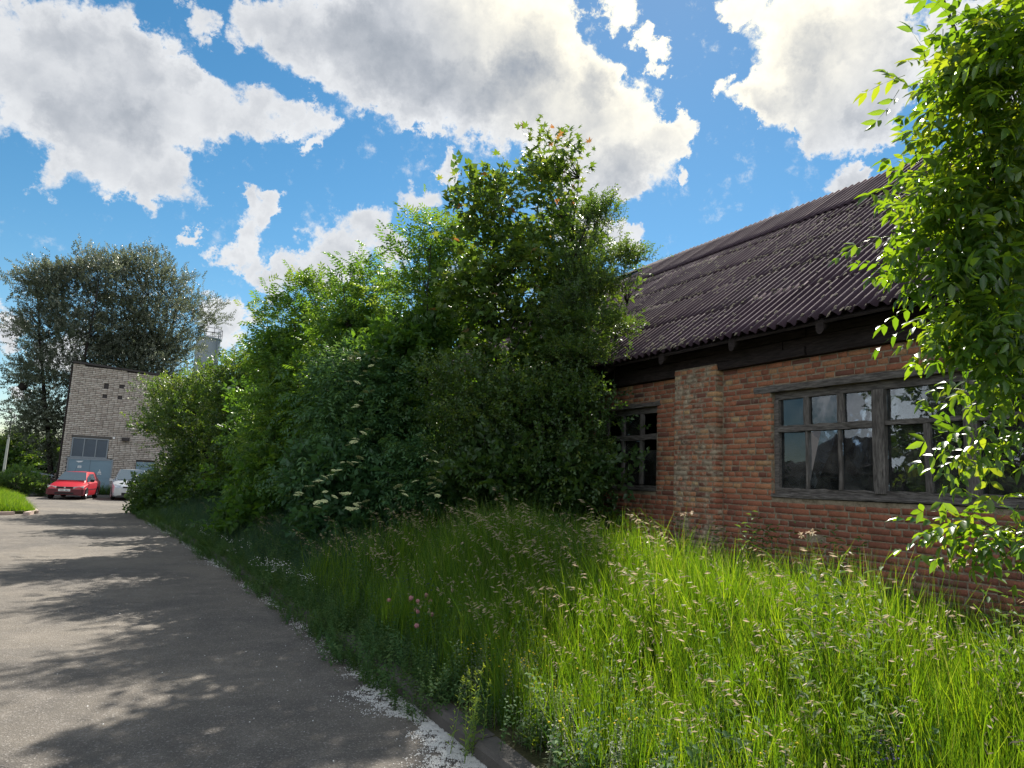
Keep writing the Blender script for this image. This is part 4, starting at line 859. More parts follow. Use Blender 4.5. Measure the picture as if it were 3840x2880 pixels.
def build_cars():
    red = dict(W=1.70, body='red_paint', wr=.30, axles=(.82, 3.42), mir=(1.42, .97), mirmat='black_plastic', side=(1.35, 2.25, 3.2, 4.25),
        st=[(.02, .56, .60, .30, .44, .60, .50), (.10, .70, .745, .24, .44, .66, .62), (.30, .77, .80, .22, .46, .73, .68), (.8, .80, .835, .21, .52, .80, .70), (1.28, .81, .84, .20, .55, .88, .72), (2.2, .81, .845, .20, .56, .91, .75), (3.4, .81, .84, .20, .57, .93, .75), (4.2, .79, .82, .22, .56, .95, .73), (4.45, .74, .78, .28, .54, .93, .68), (4.53, .66, .70, .34, .52, .86, .62)],
        cab=[(1.22, .72, .86, .66, .90), (1.98, .745, .90, .555, 1.40), (3.95, .74, .93, .54, 1.405), (4.40, .70, .93, .52, 1.20), (4.44, .68, .92, .5, .98)],
        boxes=[('bumper', 'maroon_plastic', [(-.73, .73, -.035, .12, .26, .54)]), ('bumper_corner', 'maroon_plastic', [(.70, .83, .02, .42, .26, .54, .10), (-.83, -.70, .02, .42, .26, .54, .10)]),
            ('grille', 'black_plastic', [(-.36, .36, .002, .1, .565, .655)]), ('badge', 'alloy', [(-.035, .035, -.012, .02, .575, .645)]),
            ('headlight', 'lamp_lens', [(.38, .735, .0, .14, .565, .66, .16, .05), (-.735, -.38, .0, .14, .565, .66, .16, .05)]), ('turn_signal', 'lamp_lens', [(.735, .80, .16, .30, .60, .70), (-.80, -.735, .16, .30, .60, .70)]),
            ('number_plate', 'plate_white', [(-.26, .26, -.055, -.036, .43, .54)]), ('plate_characters', 'sign_grey', [(-.20, -.17, -.0575, -.0555, .455, .515), (-.15, -.11, -.0575, -.0555, .455, .515), (-.09, -.05, -.0575, -.0555, .455, .515), (-.03, .0, -.0575, -.0555, .455, .515), (.04, .09, -.0575, -.0555, .455, .515), (.10, .15, -.0575, -.0555, .455, .515), (.19, .22, -.0575, -.0555, .455, .515)]),
            ('air_intake', 'black_plastic', [(-.42, .42, -.042, -.02, .285, .37)]), ('trim_strip', 'maroon_plastic', [(.835, .855, 1.15, 3.05, .48, .54), (-.855, -.835, 1.15, 3.05, .48, .54)])])
    c = car('red_car', 'red estate car with a white number plate parked before the steel gate', 'car', (-2.72, 38.0, 0), math.radians(-8), red)
    m = MB(); m.tube([(-.1, 2.2, 1.42), (-.1, 2.55, 1.75)], .006, 5); m.obj('aerial', 'black_plastic', c)
    sil = dict(W=1.84, body='silver_paint', wr=.33, axles=(.92, 3.75), mir=(1.30, 1.06), mirmat='silver_paint', side=(1.3, 2.2, 3.3, 4.4),
        st=[(.0, .60, .66, .28, .46, .72, .46), (.10, .76, .82, .22, .48, .80, .60), (.35, .84, .875, .20, .50, .89, .70), (.85, .87, .905, .20, .54, .97, .76), (1.2, .88, .915, .20, .58, 1.02, .79), (2.2, .88, .915, .20, .6, 1.03, .81), (3.8, .88, .915, .20, .6, 1.05, .81), (4.5, .85, .88, .24, .58, 1.04, .78), (4.74, .78, .82, .3, .56, 1.0, .72)],
        cab=[(1.10, .80, .99, .72, 1.03), (2.05, .82, 1.02, .62, 1.64), (4.1, .81, 1.04, .60, 1.63), (4.6, .78, 1.04, .57, 1.45), (4.66, .75, 1.03, .55, 1.1)],
        boxes=[('grille', 'black_plastic', [(-.42, .42, -.008, .08, .66, .745)]), ('badge', 'alloy', [(-.05, .05, -.018, .0, .68, .72)]),
            ('headlight', 'lamp_lens', [(.50, .83, .02, .2, .66, .80, .26, .07), (-.83, -.50, .02, .2, .66, .80, .26, .07)]),
            ('air_intake', 'black_plastic', [(-.46, .46, -.012, .08, .27, .42)]), ('fog_light_recess', 'black_plastic', [(.55, .78, .03, .2, .31, .43, .1), (-.78, -.55, .03, .2, .31, .43, .1)]),
            ('number_plate', 'plate_white', [(-.26, .26, -.03, -.012, .47, .57)])])
    car('silver_car', 'silver people carrier half hidden behind the bush beside the red car', 'car', (-.02, 38.45, 0), math.radians(2), sil)
build_cars()

# ------------------------------------------------------------------ tank, fence, poles, wires, barn
def build_far():
    # steel silo behind the big poplars
    t = thing('storage_tank', 'grey cylindrical tank with a railed top behind the poplar tree', 'tank', (4.95, 72, 0))
    R, H = 1.08, 14.05; n = 28
    m = MB(); m.loft([[(R*math.cos(2*math.pi*k/n), R*math.sin(2*math.pi*k/n), z) for k in range(n)] for z in (0, H)]); m.obj('shell', 'steel_tank', t, smooth='auto')
    m = MB(); m.loft([[((R+.12)*math.cos(2*math.pi*k/n), (R+.12)*math.sin(2*math.pi*k/n), z) for k in range(n)] for z in (H+.0, H+.1)]); m.obj('deck', 'steel_frame', t)
    m = MB()
    for k in range(10):
        a = 2*math.pi*k/10; m.tube([(R*1.08*math.cos(a), R*1.08*math.sin(a), H+.1), (R*1.08*math.cos(a), R*1.08*math.sin(a), H+1.0)], .025, 5)
    for z in (H+.55, H+1.0): m.tube([(R*1.08*math.cos(2*math.pi*k/20), R*1.08*math.sin(2*math.pi*k/20), z) for k in range(21)], .025, 5, False)
    m.obj('railing', 'dark_bark', t)
    m = MB()
    for x in (-.2, .2): m.tube([(R*.8+x*.5, -R*.75+x*.5, .5), (R*.8+x*.5, -R*.75+x*.5, H+.9)], .03, 5)
    for k in range(40): m.tube([(R*.8-.1, -R*.75-.1, .7+k*.33), (R*.8+.1, -R*.75+.1, .7+k*.33)], .015, 4)
    m.obj('ladder', 'steel_frame', t)
    # low pinkish panel fence
    f = thing('panel_fence', 'low pinkish concrete panel fence behind the left shrubs', 'fence', (-12, 52, 0))
    pm = MB().box(-.97, .97, -.05, .05, 0, .94).mesh('panel', 'pink_concrete')
    pw = MB().box(-.08, .08, -.08, .08, 0, 1.0).mesh('post', 'pink_concrete')
    for k in range(8):
        link('panel', pm, f, (-4+k*2.12, 0, 0)); link('post', pw, f, (-5.06+k*2.12, 0, 0))
    # street lamp and utility poles
    l = thing('street_lamp', 'concrete street lamp with a curved arm above the pink fence', 'street lamp', (-15.0, 112, 0))
    m = MB(); m.tube([(0, 0, 0), (0, 0, 6.6)], [.17, .12], 8); m.obj('pole', 'pale_concrete', l)
    m = MB(); m.tube([(0, 0, 6.6), (0, 0, 7.4), (-.15, 0, 7.75), (-.6, 0, 8.0), (-2.2, 0, 8.3)], .06, 6); m.obj('arm', 'steel_frame', l)
    m = MB(); m.prism([(-2.9, 8.32), (-2.2, 8.24), (-2.1, 8.36), (-2.85, 8.46)], 'y', -.12, .12); m.obj('lamp_head', 'steel_frame', l)
    for k, (x, y, h, lab) in enumerate(((-16.9, 150, 8.0, 'pale utility pole right of the street lamp before dark trees'), (-19.2, 200, 8.4, 'thin distant utility pole nearest the big poplar tree'))):
        u = thing('utility_pole', lab, 'utility pole', (x, y, 0), (0, 0, 0), 'utility poles beyond the fence')
        m = MB(); m.tube([(0, 0, 0), (0, 0, h)], [.24, .17], 8); m.obj('pole', 'pale_concrete', u)
        m = MB(); m.box(-.7, .7, -.05, .05, h-.35, h-.25); m.obj('crossarm', 'steel_frame', u)
    for q, dx, lab in ((0, -.4, 'upper overhead wire running from the street lamp'), (1, .4, 'lower overhead wire sagging from the street lamp')):
        pts = []
        P = [(-26+dx, 60, 6.6-q*.5), (-15.0, 112, 6.5-q*.5), (-16.9+dx, 150, 7.6), (-19.2+dx, 200, 8.0)]
        for a, b in zip(P[:-1], P[1:]):
            for k in range(9):
                s = k/8; pts.append((a[0]+(b[0]-a[0])*s, a[1]+(b[1]-a[1])*s, a[2]+(b[2]-a[2])*s-1.2*s*(1-s)*2))
        tagm(MB().tube(pts, .022, 4).obj('overhead_wire', 'black_plastic'), lab, 'wire', 'wires along the poles')
    # handrail beside the building corner
    h = thing('metal_handrail', 'short grey metal handrail by the pale building corner', 'handrail', (-4.3, 44.6, 0))
    for x in (-.45, 0, .45): MB().tube([(x, 0, 0), (x, 0, 1.05)], .02, 6).obj('post', 'steel_frame', h)
    MB().tube([(-.5, 0, 1.15), (.55, 0, .95)], .022, 6).obj('rail', 'steel_frame', h)
    # barn across the road; the window panes mirror it
    b = thing('barn', 'dark gabled barn across the road mirrored in the wide window', 'barn', (-17, 26, 0))
    m = MB(); m.box(-4, 3, -6.5, 9, 0, 3.0); m.obj('wall', 'barn_board', b)
    m = MB(); m.prism([(-4.3, 3.0), (3.3, 3.0), (-.5, 3.6)], 'y', -6.8, 9.3); m.prism([(-6.9, 2.7), (-1.5, 2.7), (-4.6, 4.6)], 'x', -.5, 3.36); m.obj('roof', 'roof_felt', b)
build_far()

# ------------------------------------------------------------------ leaves
class Tpl:
    """leaf or spray template; x runs along the shoot, z is up from the blade"""
    def __init__(s): s.V = []; s.F = []; s.T = []
    def add(s, V, F, t):
        n = len(s.V); s.V += [tuple(v) for v in V]; s.F += [tuple(i+n for i in f) for f in F]; s.T += [t]*len(V) if not isinstance(t, list) else t
    def leaf(s, org, d, up, L, W, t, seg=1, droop=.15, fold=.18):
        d = Vector(d).normalized(); up = Vector(up); up = (up-d*up.dot(d)).normalized(); sd = up.cross(d); o = Vector(org)
        if seg == 1:
            P = [o, o+d*L*.45+sd*W*.5+up*W*fold, o+d*L-up*L*droop, o+d*L*.45-sd*W*.5+up*W*fold]
            s.add(P, [(0, 2, 1), (0, 3, 2)], t)
        else:
            c = lambda u: o+d*L*u-up*L*droop*u*u
            P = [c(0), c(.33), c(.68), c(1)]+[c(.33)+sd*W*.5+up*W*fold, c(.68)+sd*W*.40+up*W*fold*.8]+[c(.33)-sd*W*.5+up*W*fold, c(.68)-sd*W*.40+up*W*fold*.8]
            s.add(P, [(0, 1, 4), (1, 2, 5), (1, 5, 4), (2, 3, 5), (0, 6, 1), (1, 6, 7), (1, 7, 2), (2, 7, 3)], t)
    def stick(s, a, b, r, t=0.0):
        a, b = Vector(a), Vector(b); d = (b-a).normalized(); u = d.orthogonal().normalized()*r; w = d.cross(u)
        s.add([a+u, a-u*.5+w*.87, a-u*.5-w*.87, b], [(0, 1, 3), (1, 2, 3), (2, 0, 3)], t)
    def done(s): return np.array(s.V, np.float32), np.array(s.F, np.int32), np.array(s.T, np.float32)
def tpl_pinnate(n, L, lw, ll, seed, seg=1):
    r = random.Random(seed); t = Tpl(); c = lambda u: Vector((L*u, 0, -.22*L*u*u))
    t.stick(c(0), c(.55), .0022, .12); t.stick(c(.55), c(1), .0018, .12)
    for i in range(n):
        u = .28+.68*i/max(1, n-1)
        for sd in (-1, 1):
            q = r.uniform(-.15, .15)
            t.leaf(c(u), (0.55, sd*1.0, -.30+q), (-.1, sd*.35, 1), ll*r.uniform(.85, 1.1)*(1-.15*abs(u-.6)), lw, .02*r.uniform(-1, 1), seg, .2)
    t.leaf(c(1), (1, 0, -.4), (.2, 0, 1), ll*1.05, lw, 0, seg, .2)
    return t.done()
def tpl_shoot(n, L, ll, lw, seed, ang=.9, droop=.12):
    r = random.Random(seed); t = Tpl(); t.stick((0, 0, 0), (L, 0, 0), .003, -9)
    for i in range(n):
        u = .12+.88*i/(n-1); a = i*2.4+r.uniform(-.4, .4)
        d = Vector((r.uniform(.45, .95), math.cos(a)*ang, math.sin(a)*ang*.8+.1))
        t.leaf((L*u, 0, 0), d, (-.25, 0, 1), ll*r.uniform(.75, 1.15), lw*r.uniform(.85, 1.1), .08*r.uniform(-1, 1), 1, droop)
    return t.done()
def tpl_maple(S, seed):
    r = random.Random(seed); t = Tpl(); c = Vector((S*.62, 0, -S*.10))
    t.stick((0, 0, 0), c*.9, .0025, .25)
    ang = [math.pi, 2.45, 2.05, 1.62, 1.25, .88, .50, .25, 0, -.25, -.50, -.88, -1.25, -1.62, -2.05, -2.45]
    rad = [.10, .42, .36, .74, .42, .95, .46, .66, 1.05, .66, .46, .95, .42, .74, .36, .42]
    P = [c]+[c+Vector((math.cos(a)*q*S*.52, math.sin(a)*q*S*.52, -.16*S*q*q+.04*S*math.cos(2*a)*q+r.uniform(-.02, .02)*S)) for a, q in zip(ang, rad)]
    n = len(ang); t.add(P, [(0, 1+i, 1+(i+1) % n) for i in range(n)], 0.0)
    return t.done()
def spray(tpls, P, D, U, S, T, rs):
    """many copies of a few templates as arrays; D is the shoot direction, U the rough up"""
    Vs, Fs, Ts = [], [], []; n = 0; pick = rs.integers(0, len(tpls), len(P))
    D = nrm(D); Z = nrm(U-D*np.sum(U*D, 1, keepdims=True)); Y = np.cross(Z, D)
    for k, (V, F, T0) in enumerate(tpls):
        m = pick == k; q = int(m.sum())
        if not q: continue
        B = np.stack([D[m], Y[m], Z[m]], 1)*S[m][:, None, None]
        W = np.einsum('vi,nij->nvj', V, B)+P[m][:, None, :]
        tt = np.where(T0[None, :] < -1, 0.0, np.clip(T[m][:, None]+T0[None, :], .1, 1.0))
        Vs.append(W.reshape(-1, 3)); Ts.append(tt.reshape(-1))
        Fs.append((F[None]+(np.arange(q)*len(V))[:, None, None]+n).reshape(-1, 3)); n += q*len(V)
    return np.concatenate(Vs), np.concatenate(Fs), np.concatenate(Ts)
def crown_points(lobes, nclump, per, sig, rs, axis, up=.45, out=.55, shell=.45, wexp=.62):
    L = np.array(lobes, float); w = (L[:, 3]*L[:, 3]*L[:, 4])**wexp; w /= w.sum()
    C, O, LI = [], [], []
    idx = rs.choice(len(L), nclump, p=w); d = nrm(rs.normal(size=(nclump, 3))); fr = rs.uniform(shell**3, 1, nclump)**(1/3)
    R = np.stack([L[idx, 3], L[idx, 3], L[idx, 4]], 1)
    C = L[idx, :3]+d*R*fr[:, None]
    ax = np.array(axis, float); o2 = C-ax; o2[:, 2] *= .35; O = nrm(d*.6+nrm(o2)*out+np.array([0, 0, up]))
    k = rs.poisson(per, nclump).clip(1); rep = np.repeat(np.arange(nclump), k); N = len(rep)
    off = rs.normal(size=(N, 3))*sig*np.array([1.25, 1.25, .55]); P = C[rep]+off; D = nrm(O[rep]+rs.normal(size=(N, 3))*.55)
    return C, O, P, D, rep
def limbs(m, base, top, C, rs, r0, stems, wob=.12, rmax=9.0):
    """stems from the ground, then a limb from a stem to every clump it feeds"""
    base = np.array(base); top = np.array(top); S = []
    for k in range(stems):
        a = 2*math.pi*k/max(1, stems)+rs.uniform(-.4, .4); sp = 0 if stems == 1 else rs.uniform(.15, .5)
        b = base+np.array([math.cos(a), math.sin(a), 0])*(.0 if stems == 1 else .14); t = top+np.array([math.cos(a), math.sin(a), -.3*(k > 0)])*sp*(top[2]-base[2])*.35
        pts = [b+(t-b)*u+rs.normal(size=3)*wob*u*(1-u)*2 for u in np.linspace(0, 1, 8)]; S.append(np.array(pts))
        m.tube(pts, [r0*(1-.85*u)/(1 if stems == 1 else 1.5) for u in np.linspace(0, 1, 8)], 7)
    for c in C:
        best = None
        for p in S:
            for i in range(1, len(p)):
                dz = c[2]-p[i][2]; h = math.hypot(*(c-p[i])[:2]); cost = math.sqrt(h*h+dz*dz)+(2.0*max(0, .35*h-dz))
                if best is None or cost < best[0]: best = (cost, p[i], i/len(p))
        a = best[1]; L = np.linalg.norm(c-a)
        if L < .12: continue
        mid = a+(c-a)*.5+rs.normal(size=3)*L*.07+np.array([0, 0, L*.08]); r = max(.005, min(rmax, r0*.45, .012+.012*L)*(1-.6*best[2]))
        m.tube([a, (a+mid)/2+rs.normal(size=3)*L*.03, mid, (mid+c)/2+rs.normal(size=3)*L*.03, c], [r, r*.8, r*.62, r*.45, r*.25], 4)
def tree(name, label, cat, base, top, lobes, tpls, mat, nclump, per, sig, size, seed, r0=.09, stems=3, bark='dark_bark', group=None, up=.45, out=.55, shell=.45, tint=None, upv=.0, singles=0, droop=0.0, part='crown', limbmax=170, fill=0, low=(), rmax=9.0, wexp=.62):
    rs = np.random.default_rng(seed); root = thing(name, label, cat, base, group=group); inv = Matrix.Translation(root.location).inverted()
    C, O, P, D, rep = crown_points(lobes, nclump, per, sig, rs, (base[0], base[1], (base[2]+top[2])*.5), up, out, shell, wexp)
    keep = P[:, 2] > verge_floor(P); P, D, rep = P[keep], D[keep], rep[keep]
    if droop: D = nrm(D+np.array([0, 0, -droop]))
    U = nrm(np.array([0, 0, 1.0])+rs.normal(size=P.shape)*.5+upv*D); S = size*rs.uniform(.75, 1.2, len(P))
    ct = rs.uniform(-.16, .16, nclump)
    T = (rs.uniform(.25, .75, len(P))+ct[rep]) if tint is None else tint(P, rs, ct[rep])
    m = MB(); limbs(m, base, top, C[:limbmax], rs, r0, stems, rmax=rmax); o = m.obj('trunk', bark, root, smooth=True); o.matrix_parent_inverse = inv
    if singles:          # the sprays nearest the eye are leaves one can pick out
        dist = np.linalg.norm(P-np.array([0, 0, 1.65]), axis=1); az = np.degrees(np.arctan2(P[:, 0], P[:, 1])); dist = dist+100*((az > 64) | (az < -8))
        order = np.argsort(dist); near, far = order[:singles], order[singles:]
        mes = [mesh_np('leaf', V, F, mat, np.where(T0 < -1, 0, np.clip(T0+t, .1, 1))) for V, F, T0 in tpls for t in (.35, .6, .85)]
        Dn = nrm(D); Z = nrm(U-Dn*np.sum(U*Dn, 1, keepdims=True)); Y = np.cross(Z, Dn)
        for i in near:
            b = rs.integers(len(tpls))*3+(0 if T[i] < .45 else 1 if T[i] < .72 else 2)
            M = Matrix((Vector(Dn[i])*S[i], Vector(Y[i])*S[i], Vector(Z[i])*S[i])).transposed().to_4x4(); M.translation = Vector(P[i])
            l = link('leaf', mes[b], root); l.matrix_parent_inverse = inv; l.matrix_basis = M
        P, D, U, S, T = P[far], D[far], U[far], S[far], T[far]
    V, F, TT = spray(tpls, P, D, U, S, T, rs)
    if fill:             # larger leaves added inside the crown, tinted darker to paint its inner shade
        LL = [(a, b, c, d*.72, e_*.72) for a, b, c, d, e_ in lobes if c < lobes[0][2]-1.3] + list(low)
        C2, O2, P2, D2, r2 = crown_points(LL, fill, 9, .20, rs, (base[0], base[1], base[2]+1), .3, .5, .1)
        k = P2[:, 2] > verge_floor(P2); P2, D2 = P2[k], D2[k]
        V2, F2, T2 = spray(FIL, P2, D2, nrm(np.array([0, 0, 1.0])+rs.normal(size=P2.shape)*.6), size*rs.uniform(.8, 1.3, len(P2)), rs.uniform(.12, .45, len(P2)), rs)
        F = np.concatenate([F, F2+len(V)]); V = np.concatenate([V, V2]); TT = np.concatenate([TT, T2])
    o = link(part, mesh_np(part, V, F, mat, TT), root); o.matrix_parent_inverse = inv; o['kind'] = 'stuff'
    print(name, 'tris', len(F), 'clumps', len(C))
    return root
def verge_floor(P):
    return np.where(P[:, 0] > edge_x(P[:, 1])+.1, verge_z(P[:, 0], P[:, 1])+.03, .05)

ASH = [tpl_pinnate(4, .24, .032, .092, s) for s in range(4)]
ASHN = [tpl_pinnate(n, .20, .034, .086, s, 3) for s, n in ((1, 2), (2, 3), (3, 3))]
ELD = [tpl_pinnate(3, .20, .036, .095, 20+s) for s in range(4)]
MAP = [tpl_maple(.20, s) for s in range(4)]
SML = [tpl_shoot(9, .20, .046, .028, s) for s in range(5)]
FIL = [tpl_shoot(7, .26, .13, .085, 150+s, 1.0, .25) for s in range(4)]
HAZ = [tpl_shoot(8, .20, .062, .042, 30+s, .9, .2) for s in range(5)]
PLM = [tpl_shoot(11, .24, .052, .027, 60+s, .75, .1) for s in range(5)]
POP = [tpl_shoot(12, .62, .125, .085, 90+s, 1.0, .2) for s in range(5)]
FAR = [tpl_shoot(9, 1.0, .42, .30, 120+s, 1.0, .2) for s in range(4)]

def slim(L, k, dz=0): return [(a, b, c-dz, d*k, e*k) for a, b, c, d, e in L]
def trees():
    def mt(P, rs, c):
        h = np.clip((P[:, 2]-5.0)/3.0, 0, 1); t = rs.uniform(.2, .7, len(P))+c+.12*h
        young = (rs.random(len(P)) < .008+.05*np.clip((P[:, 2]-6.7)/1.2, 0, 1)); return np.where(young, rs.uniform(.93, 1.0, len(P)), np.minimum(t, .9))
    tree('maple_tree', 'tallest tree of the thicket, young maple with lobed leaves and reddish tips', 'tree', (5.75, 10.3, .35), (6.0, 10.25, 7.2), slim(L_maple, .95, .03), MAP, 'maple_leaf', 230, 22, .17, .95, 1, .085, 2, fill=70, wexp=.48, limbmax=400, up=.3, tint=mt, droop=.35, singles=200, shell=.35)
    tree('plum_tree', 'small leaved tree at the wall reaching branches over the roof edge', 'tree', (6.0, 9.1, .38), (6.2, 8.95, 5.4), L_plum, PLM, 'shrub_leaf', 120, 18, .12, .9, 2, .03, 2, fill=0, rmax=.012, up=.35, out=.8, shell=.2)
    tree('ash_tree', 'young ash just left of the maple, its top against the cloud', 'tree', (4.7, 11.9, .33), (4.5, 11.8, 5.9), slim(L_ashD, .82, 0.12), ASH, 'ash_leaf', 100, 15, .20, 1.05, 3, .06, 3, fill=150, low=[(4.7,12.0,2.8,.9,.9),(4.6,12.3,1.5,.9,.9)], group='young ash trees of the thicket', shell=.35)
    tree('ash_tree', 'young ash with a pointed reddish tip in the middle of the thicket', 'tree', (4.1, 14.5, .3), (3.95, 14.5, 5.7), slim(L_ashC, .82, 0.15), ASH, 'ash_leaf', 110, 17, .22, 1.1, 4, .06, 3, fill=150, low=[(4.2,14.5,2.4,1.0,1.0),(4.2,14.6,1.2,1.0,.9)], group='young ash trees of the thicket', shell=.35)
    tree('ash_tree', 'young ash farthest left of the thicket with bright yellow green sprays', 'tree', (3.2, 17.3, .26), (3.2, 17.3, 5.7), slim(L_ashB, .82, 0.2), ASH, 'ash_leaf', 120, 17, .24, 1.2, 5, .07, 3, fill=230, low=[(3.3,17.4,3.0,1.1,1.1),(3.3,17.4,1.4,1.2,1.1),(3.4,20.2,1.6,1.2,1.2),(3.2,20.2,3.2,1.0,1.0)], group='young ash trees of the thicket', shell=.35)
    tree('ash_shrub', 'feathery green ash regrowth spilling low over the grass left of the elder', 'shrub', (3.0, 16.2, .25), (2.9, 16.2, 3.4), L_ashI, ASH, 'ash_leaf', 170, 20, .24, 1.15, 6, .03, 5, fill=170, low=[(2.9,16.3,.7,1.0,.5)], up=.15, droop=.35, shell=.5)
    tree('hawthorn_bush', 'large dark rounded bush at the road edge nearest the silver car', 'bush', (1.9, 26.5, .15), (1.9, 26.5, 3.6), L_bushA, [tpl_shoot(9, .30, .078, .052, s) for s in range(4)], 'shrub_leaf', 380, 24, .30, 1.1, 7, .06, 6, shell=.55, fill=480, low=[(1.9,26.5,.7,1.5,.6),(2.6,24,.8,1.2,.7),(1.0,28,.7,.9,.6)])
    e = tree('elder_bush', 'big elder bush carrying many flat cream flower heads', 'bush', (3.7, 12.0, .3), (3.7, 12.0, 3.2), L_elder, ELD, 'elder_leaf', 220, 18, .20, 1.0, 8, .035, 6, fill=230, low=[(3.8,11.8,.8,1.0,.5)], up=.2, droop=.3, shell=.5)
    e2 = tree('elder_bush', 'small elder right of the big one with a column of flower heads', 'bush', (4.3, 10.6, .33), (4.3, 10.6, 1.7), L_elderR, ELD, 'elder_leaf', 120, 9, .13, .95, 9, .03, 4, up=.2, droop=.3, shell=.5)
    um = []
    for q in range(4):
        r = random.Random(q); V = []; F = []; n = 0
        for k in range(34):                     # a plate of tiny florets
            a = k*2.4; rr = math.sqrt(k/34)*.078; c = Vector((rr*math.cos(a), rr*math.sin(a)*.8, .012-2.2*rr*rr+r.uniform(-.004, .004))); s = .015
            V += [c+Vector((s*math.cos(t*1.571+a), s*math.sin(t*1.571+a), r.uniform(-.004, .004))) for t in range(4)]+[c+Vector((0, 0, .006))]
            F += [(n+t, n+(t+1) % 4, n+4) for t in range(4)]; n += 5
        um.append(mesh_np('flower_head', np.array(V), np.array(F), 'umbel_cream'))
    rs = random.Random(9)
    for i, (x, y, z) in enumerate(UMB):
        p = e2 if x > 3.85 and y < 10.4 else e
        cv = Vector((0, 0, 1.65))-Vector((x, y, z)); x, y, z = Vector((x, y, z))+cv.normalized()*.42
        o = link('flower_head', um[i % 4], p, (x+rs.uniform(-.02, .02), y, z), (rs.uniform(-.1, .35), rs.uniform(-.5, .0), rs.uniform(0, 6.28)))
        o.matrix_parent_inverse = Matrix.Translation(p.location).inverted(); o.scale = [rs.uniform(.5, .95)]*3
    tree('hazel_bush', 'dark dense bush hiding the left part of the small window', 'bush', (5.6, 9.3, .38), (5.5, 9.3, 2.6), L_hazel, HAZ, 'shrub_leaf', 300, 21, .19, .95, 10, .03, 6, fill=260, low=[(5.5,9.6,.8,.9,.5)], up=.25, shell=.5)
    tree('near_ash_tree', 'large ash at the right edge with glossy sunlit leaves before the wide window', 'tree', (4.35, 1.15, .34), (4.05, 1.45, 4.6), L_right, ASHN, 'near_ash_leaf', 250, 5.5, .085, .80, 11, .07, 3, bark='dark_bark', rmax=.008, limbmax=400, wexp=.50, up=.0, out=.9, droop=.45, shell=.25, singles=300,
         tint=lambda P, rs, c: np.clip(rs.uniform(.2, .75, len(P))+c+.22*(P[:, 2] > 2.9)*rs.random(len(P)), .1, 1))
    def pt(P, rs, c): return np.clip(rs.uniform(.2, .8, len(P))+c*1.4, .1, 1)
    tree('poplar_tree', 'left half of the tall silver poplars, its trunk at the building corner', 'tree', (-4.15, 51, 0), (-4.9, 51.8, 13.4), L_popL, POP, 'poplar_leaf', 400, 13, .44, 1.0, 12, .26, 2, tint=pt, out=.9, shell=.3, group='silver poplars behind the pale building')
    tree('poplar_tree', 'wide silver poplar crown above the pale building roof with branches toward the tank', 'tree', (0.2, 56, 0), (.6, 54, 13.8), L_popR, POP, 'poplar_leaf', 470, 13, .44, 1.0, 13, .30, 2, tint=pt, out=.9, shell=.3, group='silver poplars behind the pale building')
    tagm(MB().loft([[(-6.5+.26*math.sin(t)*math.cos(a), 51+.26*math.sin(t)*math.sin(a), 6.17-.26*math.cos(t)) for a in np.linspace(0, 6.283, 9)[:-1]] for t in np.linspace(.15, 3.0, 7)]).obj('bird_nest', 'dark_bark', smooth=True), 'dark round ball in the outer left twigs of the poplar', 'nest')
    for k, (x, y, h, w, lab) in enumerate(((-20.5, 128, 5.6, 2.6, 'dark distant tree behind the street lamp at the left edge'), (-15.3, 122, 5.9, 2.3, 'dark distant tree between the street lamp and the poplar'), (-11.5, 126, 5.4, 2.0, 'pale distant tree half hidden by the poplar'))):
        lob = [(x, y, h*.62, w*.8, h*.36), (x-w*.5, y, h*.45, w*.6, h*.3), (x+w*.5, y, h*.5, w*.6, h*.3), (x, y, h*.25, w, h*.25)]
        tree('distant_tree', lab, 'tree', (x, y, 0), (x, y, h*.8), lob, FAR, 'shrub_leaf', 130, 8, .5, .9, 40+k, .15, 1, group='distant trees beyond the fence', shell=.4)
    for k, (x, y, h, lab) in enumerate(((-13.0, 13.4, 8.5, 'tree across the road mirrored darkly right of the barn in the wide window'), (-13.5, 8.2, 9.0, 'tree across the road mirrored in the right panes of the wide window'))):
        lob = [(x, y, h*.62, 2.3, 2.6), (x-.5, y+1.5, h*.45, 1.9, 2.0), (x, y-1.6, h*.48, 1.9, 2.1), (x, y, h*.22, 2.0, 1.7)]
        tree('roadside_tree', lab, 'tree', (x, y, 0), (x, y, h*.8), lob, FAR, 'shrub_leaf', 110, 9, .5, .8, 60+k, .15, 1, group='trees across the road', shell=.4)
    tree('fence_shrub', 'light green shrub in front of the pink fence beside the red car', 'shrub', (-5.2, 45, 0), (-5.2, 45, .9), [(-5.2, 45, .8, .7, .5), (-6.0, 45.3, .55, .6, .4), (-4.6, 44.6, .6, .4, .4)], SML, 'ash_leaf', 130, 9, .13, 1.5, 50, .03, 4)
    tree('hedge', 'low dark clipped hedge left of the red car', 'hedge', (-5.6, 41.5, 0), (-5.6, 41.5, .5), [(-4.2, 41.3, .4, .55, .4), (-5.0, 41.4, .42, .6, .42), (-5.9, 41.5, .42, .6, .42), (-6.8, 41.6, .42, .6, .42), (-7.7, 41.7, .42, .6, .42)], SML, 'shrub_leaf', 260, 9, .10, 1.4, 51, .03, 3, shell=.7)
    tree('corner_shrub', 'sunlit yellow green shrub at the road corner below the silver car', 'shrub', (.65, 31.0, .08), (.65, 31.0, .4), [(.55, 31.0, .22, .38, .24), (.95, 30.8, .28, .42, .28), (.40, 30.6, .14, .25, .14)], SML, 'ash_leaf', 110, 9, .08, 1.0, 52, .025, 5, tint=lambda P, rs, c: np.clip(rs.uniform(.5, .95, len(P))+c, .1, 1))
trees()

